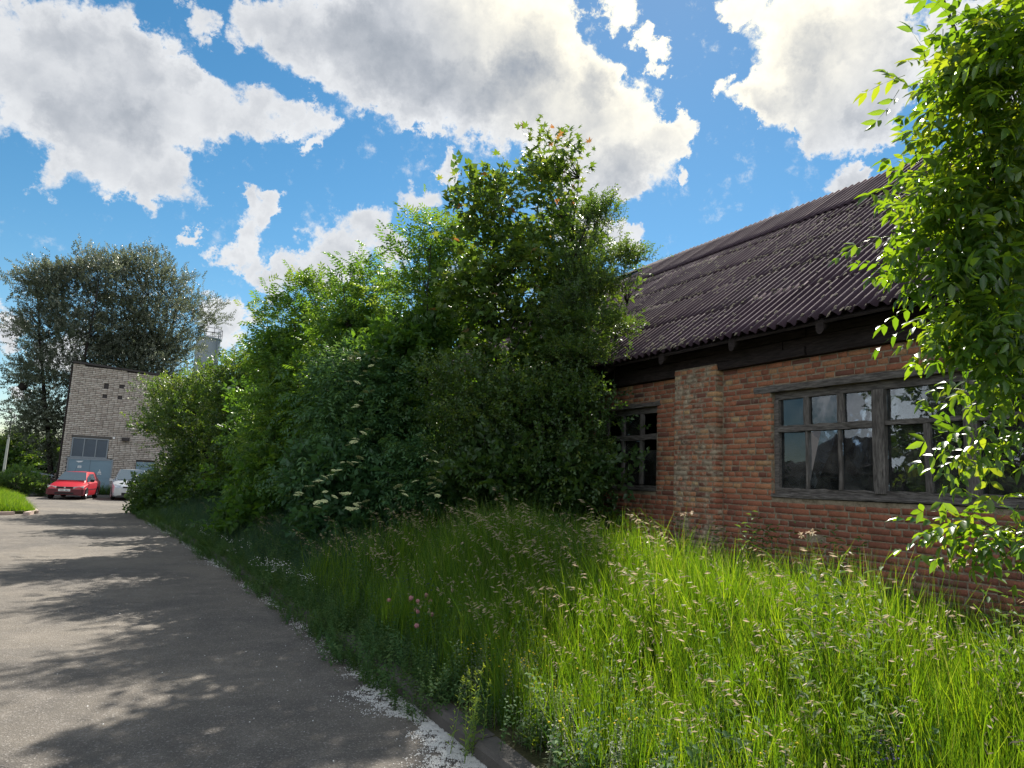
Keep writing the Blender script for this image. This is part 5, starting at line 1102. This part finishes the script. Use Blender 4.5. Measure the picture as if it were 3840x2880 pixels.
# ------------------------------------------------------------------ grass and weeds: scattered tufts
HIDE = {}
def tuft_collection(name, meshes):
    c = bpy.data.collections.new(name)
    for i, me in enumerate(meshes): c.objects.link(bpy.data.objects.new(f'{name}_{i:02d}', me))
    return c
def scatter(name, label, coll, P, rot, scl, idx):
    me = bpy.data.meshes.new(name); me.vertices.add(len(P)); me.vertices.foreach_set('co', np.asarray(P, np.float32).ravel())
    for nm, ty, key, val in (('rot', 'FLOAT_VECTOR', 'vector', rot), ('scl', 'FLOAT', 'value', scl), ('idx', 'INT', 'value', idx)):
        a = me.attributes.new(nm, ty, 'POINT'); a.data.foreach_set(key, np.asarray(val, np.int32 if ty == 'INT' else np.float32).ravel())
    o = link(name, me, kind='stuff'); o['label'] = label
    g = bpy.data.node_groups.new(name, 'GeometryNodeTree')
    g.interface.new_socket('Geometry', in_out='INPUT', socket_type='NodeSocketGeometry'); g.interface.new_socket('Geometry', in_out='OUTPUT', socket_type='NodeSocketGeometry')
    gi = g.nodes.new('NodeGroupInput'); go = g.nodes.new('NodeGroupOutput'); ci = g.nodes.new('GeometryNodeCollectionInfo'); ip = g.nodes.new('GeometryNodeInstanceOnPoints')
    ci.inputs['Collection'].default_value = coll; ci.inputs['Separate Children'].default_value = True; ci.inputs['Reset Children'].default_value = True
    def na(nm, ty):
        n = g.nodes.new('GeometryNodeInputNamedAttribute'); n.data_type = ty; n.inputs['Name'].default_value = nm; return n.outputs['Attribute']
    g.links.new(gi.outputs[0], ip.inputs['Points']); g.links.new(ci.outputs[0], ip.inputs['Instance']); ip.inputs['Pick Instance'].default_value = True
    g.links.new(na('idx', 'INT'), ip.inputs['Instance Index']); g.links.new(na('rot', 'FLOAT_VECTOR'), ip.inputs['Rotation']); g.links.new(na('scl', 'FLOAT'), ip.inputs['Scale'])
    g.links.new(ip.outputs[0], go.inputs[0])
    md = o.modifiers.new('scatter', 'NODES'); md.node_group = g
    return o
def blades(rs, n, h, spread, w, lean, tint=(.15, .85), seg=4, wind=(-.10, .05)):
    V = []; F = []; T = []; c = 0
    for b in range(n):
        x, y = rs.normal(size=2)*spread; H = h*rs.uniform(.55, 1.1); a = rs.uniform(0, 6.283); ln = lean*rs.uniform(.2, 1.3)*H; wd = w*rs.uniform(.6, 1.2)
        dx, dy = math.cos(a)*ln+wind[0]*H, math.sin(a)*ln+wind[1]*H; fa = rs.uniform(0, 3.1416); sx, sy = math.cos(fa)*wd*.5, math.sin(fa)*wd*.5; t = rs.uniform(*tint)
        if rs.random() < .03: t = 1.0
        for i in range(seg+1):
            u = i/seg; k = (1-u**1.6)+.05; z = H*(u-.12*u*u*(ln/H*2)); px, py = x+dx*u*u, y+dy*u*u
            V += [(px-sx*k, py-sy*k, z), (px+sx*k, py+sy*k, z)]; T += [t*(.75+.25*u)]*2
        for i in range(seg): F.append((c+2*i, c+2*i+1, c+2*i+3, c+2*i+2))
        c += 2*(seg+1)
    return V, F, T
def tuft(rs, n, h, spread, w, lean, mat='grass_blade', **k):
    V, F, T = blades(rs, n, h, spread, w, lean, **k); return mesh_np('tuft', np.array(V), np.array(F), mat, T)
def seed_stalk(rs, h, brown):
    """thin culm that bows over to one side and carries small spikelets"""
    V = []; F = []; T = []; M = []; c = 0
    a = rs.uniform(2.4, 4.0); hd = np.array([math.cos(a), math.sin(a), 0]); pts = []
    for u in np.linspace(0, 1, 9):
        b = max(0, u-.62)/.38; pts.append(hd*(.10*u*u*h+.16*b*b)+np.array([0, 0, h*(u*.92)+.02*h*b-.10*b*b*b]))
    pts = np.array(pts); w = .0022
    for sx, sy in ((1, 0), (0, 1)):
        for i, p in enumerate(pts): V += [(p[0]-sx*w, p[1]-sy*w, p[2]), (p[0]+sx*w, p[1]+sy*w, p[2])]; T += [.55]*2
        for i in range(len(pts)-1): F.append((c+2*i, c+2*i+1, c+2*i+3, c+2*i+2)); M.append(0)
        c += 2*len(pts)
    for q in range(rs.integers(10, 16)):
        u = (.64+.36*rs.random()**.7)*8; i = min(7, int(u)); p = pts[i]+(pts[i+1]-pts[i])*(u-i); dr = nrm(hd*rs.uniform(.9, 1.3)+rs.normal(size=3)*.22+np.array([0, 0, -.35 if rs.random() < .65 else .25]))
        L = rs.uniform(.028, .058); s0 = p+dr*rs.uniform(.0, .035); s1 = s0+dr*L; sd = nrm(np.cross(dr, rs.normal(size=3)))*rs.uniform(.0036, .0062)
        V += [tuple(s0), tuple((s0+s1)/2+sd), tuple(s1), tuple((s0+s1)/2-sd)]; F.append((c, c+1, c+2, c+3)); T += [brown*rs.uniform(.7, 1.2)]*4; M.append(1); c += 4
    return mesh_np('seed_stalk', np.array(V), np.array(F), ['grass_blade', 'panicle'], np.clip(T, .1, 1), M)
def leafy(rs, stems, h, ll, lw, mat, nleaf=12, flower=None, fsize=.012, fn=0, spread=.05, tint=(.2, .8)):
    t = Tpl(); fl = []
    for s in range(stems):
        x, y = rs.normal(size=2)*spread; H = h*rs.uniform(.6, 1.1); a = rs.uniform(0, 6.283); q = rs.uniform(.05, .35)*H
        pt = lambda u: Vector((x+math.cos(a)*q*u*u, y+math.sin(a)*q*u*u, H*u)); tt = rs.uniform(*tint)
        t.stick(pt(0), pt(1), .0024, tt)
        for k in range(nleaf):
            u = .15+.85*k/nleaf; b = k*2.4+rs.uniform(-.5, .5)
            t.leaf(pt(u), (math.cos(b), math.sin(b), rs.uniform(.0, .9)), (0, 0, 1), ll*rs.uniform(.7, 1.2)*(1.15-.5*u), lw*rs.uniform(.8, 1.1), float(np.clip(tt+rs.uniform(-.1, .1), .1, 1)), 1, .25)
        for k in range(fn):
            fl.append(pt(1-.12*rs.random())+Vector(rs.normal(size=3)*.018))
    V, F, T = t.done(); M = [0]*len(F); V = list(map(tuple, V)); F = list(map(tuple, F)); T = list(T); mats = [mat]
    if flower:
        mats.append(flower)
        for c in fl:
            n = len(V); s = fsize*rs.uniform(.7, 1.2); ax = rs.uniform(0, 1.5)
            V += [tuple(c+Vector((s*math.cos(ax+k*1.257), s*math.sin(ax+k*1.257), rs.uniform(-.3, .3)*s))) for k in range(5)]+[tuple(c+Vector((0, 0, s*.6))), tuple(c-Vector((0, 0, s*.6)))]
            F += [(n+k, n+(k+1) % 5, n+5) for k in range(5)]+[(n+(k+1) % 5, n+k, n+6) for k in range(5)]; M += [1]*10; T += [.5]*7
    return mesh_np('weed', np.array(V), np.array(F), mats, np.clip(T, .1, 1), M)

def shade_side(x, y):       # how lush the stand is: short beside the kerb, tall toward the wall
    return np.clip((x-edge_x(y)-.1)/1.6, 0, 1)
def build_grass():
    rs = np.random.default_rng(77)
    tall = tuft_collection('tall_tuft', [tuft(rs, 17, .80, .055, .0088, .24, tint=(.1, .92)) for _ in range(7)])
    fine = tuft_collection('fine_tuft', [tuft(rs, 18, .62, .05, .0045, .40, tint=(.1, .8), mat='shade_toned_blade') for _ in range(6)])
    short = tuft_collection('short_tuft', [tuft(rs, 18, .26, .06, .006, .6, wind=(0, 0)) for _ in range(5)])
    seeds = tuft_collection('seed_stalk', [seed_stalk(rs, rs.uniform(.85, 1.1), rs.uniform(.5, 1.0)) for _ in range(10)])
    def area(n, x0, x1, y0, y1, dens):
        x = rs.uniform(x0, x1, n); y = rs.uniform(y0, y1, n); k = rs.random(n) < dens(x, y); return x[k], y[k]
    def put(name, label, coll, nvar, x, y, s, tilt=.12, zoff=-.02):
        n = len(x); P = np.stack([x, y, verge_z(x, y)+zoff], 1); rot = np.stack([rs.normal(size=n)*tilt, rs.normal(size=n)*tilt, rs.uniform(0, 6.283, n) if coll not in (seeds,) else rs.normal(size=n)*.6], 1)
        return scatter(name, label, coll, P, rot, s, rs.integers(0, nvar, n))
    e = lambda x, y: x-edge_x(y)
    patch = lambda x, y: .5+.5*np.sin(x*2.1+np.sin(y*1.3)*1.4)*np.sin(y*1.7+x*.6)
    # lush sunlit stand in front of the house
    x, y = area(11000, 2.1, 6.6, .1, 9.6, lambda x, y: np.where(e(x, y) > .25, .35+.65*np.clip((e(x, y)-.25)/.9, 0, 1), 0)*np.where(x-y > -4.4, 1, .22)*np.where(x > 4.9, .5, 1))
    s = (.60+.40*np.clip((e(x, y)-.2)/1.5, 0, 1))*rs.uniform(.8, 1.25, len(x))*(.85+.3*patch(x, y))*np.interp(y, [2.2, 3.5, 5, 7], [.80, .92, 1.10, 1.12])*np.where(x > 4.5, .62, 1)
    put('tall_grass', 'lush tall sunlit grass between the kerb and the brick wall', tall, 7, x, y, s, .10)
    x, y = area(1800, 2.2, 5.2, .4, 10.5, lambda x, y: np.where(e(x, y) > .45, 1, 0)*(.25+.75*patch(x, y))*np.where(x-y < -3.2, .35, 1))
    put('grass_seed_heads', 'pale nodding seed heads over the tall grass', seeds, 10, x, y, (.72+.3*np.clip((e(x, y)-.3)/1.6, 0, 1))*rs.uniform(.8, 1.15, len(x))*np.interp(y, [2.2, 3.5, 5, 7], [.84, .94, 1.08, 1.15])*np.where(x > 4.5, .75, 1), .10)
    # thinner shaded meadow in front of the thicket
    x, y = area(15000, .1, 6.4, 5.0, 31, lambda x, y: np.where((e(x, y) > .12) & (x-y < -2.6) & (e(x, y) < 3.6), .9*np.clip(1.25-y/40, .4, 1), 0))
    s = (.50+.55*np.clip((e(x, y)-.1)/np.where(y > 9, 1.1, 2.4), 0, 1))*rs.uniform(.75, 1.25, len(x))*np.interp(y, [7, 10, 14, 28], [.92, 1.0, 1.2, 1.3])*(.8+.35*patch(x, y))
    put('meadow_grass', 'shaded fine meadow grass in front of the thicket', fine, 6, x, y, s, .14)
    x, y = area(300, .4, 5.2, 6.0, 24, lambda x, y: np.where((e(x, y) > .6) & (e(x, y) < 3.2) & (x-y < -3.2), .7, 0))
    put('shaded_seed_heads', 'arching seed heads in the shaded meadow grass', seeds, 10, x, y, rs.uniform(.62, .95, len(x)), .2)
    x, y = area(230, 1.0, 5.6, 6.5, 24, lambda x, y: np.where((e(x, y) > 1.6) & (e(x, y) < 3.6) & (x-y < -3.0), 1, 0))
    put('tall_shaded_stalks', 'tall ragged grass stalks at the foot of the thicket', seeds, 10, x, y, rs.uniform(.85, 1.3, len(x)), .16)
    # low weeds spilling over the kerb
    weeds = tuft_collection('weed', [leafy(rs, 6, .36, .045, .018, 'weed_leaf', 16, spread=.07) for _ in range(6)]+[leafy(rs, 5, .30, .03, .022, 'weed_leaf', 18, spread=.07) for _ in range(4)])
    x, y = area(5200, .0, 4.6, 2.2, 31, lambda x, y: np.where((e(x, y) > .10) & (e(x, y) < 2.2), np.clip(1.15-e(x, y)/2.0, .12, 1)*np.where(y < 5.2, .55, .95), 0))
    s = rs.uniform(.65, 1.35, len(x))*(.75+.45*np.clip(e(x, y)/.6, 0, 1)); put('low_weeds', 'dark green clover and vetch spilling over the kerb', weeds, 10, x, y, s, .2)
    # runners and sprigs hanging over the kerb face
    x, y = area(9000, .0, 2.6, 4.7, 29, lambda x, y: np.where((e(x, y) > -.12) & (e(x, y) < .18), .75+.25*(np.sin(y*2.3)+np.sin(y*.9) > -.3), 0)*np.where(y < 9, 1, .6))
    n = len(x); P = np.stack([x, y, np.where(e(x, y) < 0, .0, .10)], 1)
    scatter('kerb_weeds', 'sprigs rooted in the joint of the kerb', weeds, P, np.stack([rs.normal(size=n)*.3, -abs(rs.normal(size=n))*.5, rs.uniform(0, 6.28, n)], 1), rs.uniform(.4, 1.0, n), rs.integers(0, 10, n))
    # hoary grey-green plants with yellow flowers by the near kerb
    hoary = tuft_collection('hoary_weed', [leafy(rs, 5, .34, .026, .010, 'hoary_leaf', 22, 'petal_yellow' if q % 2 else None, .008, 1 if q % 2 else 0, .06) for q in range(6)])
    x, y = area(190, 2.2, 3.6, 2.2, 4.9, lambda x, y: np.where((e(x, y) > .22) & (e(x, y) < 1.1), np.clip(1.1-abs(e(x, y)-.45)*1.3, 0, 1), 0))
    put('hoary_weeds', 'pale grey green weeds with small yellow flowers by the near kerb', hoary, 6, x, y, rs.uniform(.7, 1.3, len(x)), .15)
    # white and violet flowers scattered in the shade
    wf = tuft_collection('white_flower', [leafy(rs, 4, .40, .03, .012, 'weed_leaf', 8, 'petal_white', .009, 4, .07) for _ in range(4)])
    cx = np.array([(1.75, 9.9), (1.62, 10.8), (1.55, 13.4), (1.5, 14.2), (1.35, 16.5), (1.2, 18.5), (1.9, 9.2), (1.4, 17.2)]); k = rs.integers(0, len(cx), 34)
    x, y = cx[k, 0]+.12+abs(rs.normal(size=34))*.16, cx[k, 1]+rs.normal(size=34)*.35
    put('white_flowers', 'small white flowers among the weeds along the far road edge', wf, 4, x, y, rs.uniform(.6, 1.0, 34), .15)
    vf = tuft_collection('violet_flower', [leafy(rs, 4, .46, .03, .012, 'weed_leaf', 10, 'petal_violet', .009, 5, .06) for _ in range(3)])
    x, y = 2.75+rs.normal(size=11)*.14, 7.0+rs.normal(size=11)*.25
    put('violet_vetch', 'dark violet vetch flowers in the shaded weeds', vf, 3, x, y, rs.uniform(.9, 1.25, 11), .12)
    x, y = np.array([3.05, 3.10]), np.array([2.05, 2.0]); put('blue_flowers', 'two small blue violet flowers low in the sunlit grass', vf, 3, x, y, np.array([1.0, .9]), .1)
    # coarse herbs here and there in the sunlit stand
    herb = tuft_collection('herb', [leafy(rs, 3, .95, .085, .022, 'weed_leaf', 26, spread=.04, tint=(.4, 1)) for _ in range(4)])
    x, y = area(130, 2.9, 6.2, .6, 7.5, lambda x, y: np.where(e(x, y) > .8, .55, 0)); put('tall_herbs', 'leafy herb stems standing in the sunlit grass', herb, 4, x, y, rs.uniform(.7, 1.15, len(x)), .08)
    # dark weeds at the foot of the pale building
    n = 260; x = rs.uniform(-3.3, 3, n); y = rs.uniform(44.9, 45.9, n)
    scatter('wall_weeds', 'dark shaded weeds along the foot of the pale building', weeds, np.stack([x, y, x*0], 1), np.stack([rs.normal(size=n)*.1, rs.normal(size=n)*.1, rs.uniform(0, 6.28, n)], 1), rs.uniform(1.0, 2.0, n), rs.integers(0, 10, n))
    # bright grass island left of the road
    isl = [(-2.62, 26.9), (-2.9, 28.3), (-3.4, 31), (-3.9, 35), (-4.6, 38.6), (-12, 39.5), (-14, 25.8), (-6, 26.0)]
    MB().prism(isl, 'z', -.05, .10).obj('grass_island', 'soil', kind='structure')
    ixl = lambda y: np.interp(y, [26.9, 28.3, 31, 35, 38.6], [-2.62, -2.9, -3.4, -3.9, -4.6])
    n = 5200; y = rs.uniform(26.1, 38.6, n); x = ixl(y)-.02-abs(rs.random(n)**1.3*6.5)
    ok = (x < -2.6-(26.9-y).clip(0)*4) | (y > 26.9); x, y = x[ok], y[ok]; n = len(x)
    scatter('island_grass', 'bright sunlit grass on the island left of the road', short, np.stack([x, y, x*0+.08], 1), np.stack([rs.normal(size=n)*.2, rs.normal(size=n)*.2, rs.uniform(0, 6.28, n)], 1), rs.uniform(.9, 1.9, n)*np.clip(.6+(ixl(y)-x)*.6, .6, 1.25), rs.integers(0, 5, n))
    k = thing('island_kerb', 'pale kerb along the grass island at the left edge of the road', 'kerb', (-4, 26, 0))
    km = MB().box(-.49, .49, -.07, .07, -.1, .11).mesh('kerb_stone', 'pink_concrete'); P = [(-9, 25.75), (-3.6, 25.95), (-2.75, 26.55), (-2.68, 27.4), (-3.0, 29.3), (-3.5, 32.0), (-4.1, 36), (-4.6, 38.6)]
    d = 0.0; seg = [(P[i], P[i+1], math.dist(P[i], P[i+1])) for i in range(len(P)-1)]; tot = sum(s[2] for s in seg); q = .5
    while q < tot:
        r = q
        for a, b, L in seg:
            if r <= L: break
            r -= L
        o = link('kerb_stone', km, k, (a[0]+(b[0]-a[0])*r/L, a[1]+(b[1]-a[1])*r/L, 0), (0, 0, math.atan2(b[1]-a[1], b[0]-a[0]))); o.matrix_parent_inverse = Matrix.Translation(k.location).inverted(); q += 1.0
build_grass()

# ------------------------------------------------------------------ single plants one can point at
def single_plants():
    rs = np.random.default_rng(5)
    # pale upright mustard stems lit at the kerb
    m = thing('mustard_plant', 'bright sunlit upright plant with narrow leaves growing at the near kerb', 'plant', (1.95, 4.05, 0))
    for k in range(9):
        t = Tpl(); x, y = rs.normal(size=2)*(.045, .055); H = rs.uniform(.34, .58); a = rs.uniform(0, 6.28); q = rs.uniform(.02, .12)
        pt = lambda u: Vector((x+math.cos(a)*q*u*u, y+math.sin(a)*q*u*u, H*u)); t.stick(pt(0), pt(1), .0035, .8)
        for i in range(24):
            u = .08+.92*i/24; b = i*2.4; t.leaf(pt(u), (math.cos(b), math.sin(b), .9), (0, 0, 1), rs.uniform(.03, .06)*(1.25-.7*u), .011, .75+.2*rs.random(), 1, .15)
        for i in range(14): t.leaf(pt(.9+.1*rs.random()), tuple(rs.normal(size=3)*.6+np.array([0, 0, .8])), (1, 0, 0), .018, .009, .95, 1, .1)
        V, F, T = t.done(); link('stem', mesh_np('stem', V, F, 'ash_leaf', np.clip(T, .1, 1)), m)
    # red clover with round pink heads
    c = thing('red_clover', 'clover plant with a loose group of round dusty pink flower heads', 'flower', (2.42, 5.9, .12))
    V = []; F = []; n = 0
    for k in range(40):
        th = math.acos(1-2*(k+.5)/40); ph = k*2.4; d = Vector((math.sin(th)*math.cos(ph), math.sin(th)*math.sin(ph), math.cos(th))); p = d*.012; q = d*.024; s = d.orthogonal().normalized()*.004; w = d.cross(s)
        V += [p+s, p-s*.5+w, p-s*.5-w, q]; F += [(n, n+1, n+3), (n+1, n+2, n+3), (n+2, n, n+3)]; n += 4
    head = mesh_np('flower_head', np.array(V), np.array(F), 'clover_pink')
    t = Tpl()
    for k in range(14):
        x, y = rs.uniform(-.32, .42), rs.uniform(-.45, .6); z = rs.uniform(.36, .52); o = link('flower_head', head, c, (x, y, z)); o.scale = [rs.uniform(.8, 1.15)]*3
        t.stick((x*.5, y*.5, 0), (x, y, z), .003, .5)
        for i in range(5): t.leaf((x*(.5+i*.1), y*(.5+i*.1), z*(i+.5)/5), tuple(rs.normal(size=3)*(1, 1, .3)), (0, 0, 1), .035, .02, .4)
    V, F, T = t.done(); link('foliage', mesh_np('foliage', V, F, 'weed_leaf', np.clip(T, .1, 1)), c)['kind'] = 'stuff'
    # pale flat seed heads standing above the grass by the wall
    def stalk(x, y, h, lab):
        s = thing('seed_head_stalk', lab, 'plant', (x, y, float(verge_z(np.array(x), np.array(y)))), group='dry seed heads standing before the wall')
        MB().tube([(0, 0, 0), (.03, .02, h*.6), (.05, 0, h)], [.003, .0025, .002], 5).obj('stem', 'grass_stem', s)
        for k in range(5):
            a = k*1.3; L = .03+.05*rs.random(); p = Vector((.05+math.cos(a)*L, math.sin(a)*L, h+.03-.04*rs.random())); MB().tube([(.05, 0, h-.05), p], .0015, 4).obj('branch', 'grass_stem', s)
            t = Tpl()
            for i in range(9): t.leaf(p, tuple(rs.normal(size=3)+np.array([0, 0, .4])), (0, 0, 1), .028, .012, .9)
            V, F, T = t.done(); link('seed_head', mesh_np('seed_head', V, F, 'panicle', np.clip(T, .1, 1)), s)
    stalk(4.35, 4.82, 1.05, 'left pale seed head standing before the brick pillar')
    stalk(4.2, 3.42, 1.02, 'pale seed head below the wide window in front of the wall')
    stalk(3.95, 2.30, .98, 'pale seed head in front of the wall below the low ash leaves')
    # dock leaf at the lower edge by the kerb
    d = thing('dock_plant', 'dock with broad yellowing leaves by the near kerb at the bottom edge', 'plant', (2.24, 3.72, .12))
    for k in range(5):
        t = Tpl(); a = k*1.3+.4; t.leaf((0, 0, 0), (math.cos(a), math.sin(a), 1.6), (math.cos(a)*-1, math.sin(a)*-1, 1), .15, .045, .9, 3, .3); V, F, T = t.done(); link('leaf', mesh_np('leaf', V, F, 'ash_leaf', np.clip(T, .1, 1)), d)
simple('grass_stem', (0.14, 0.16, 0.06), 0.7, 0.2)
single_plants()
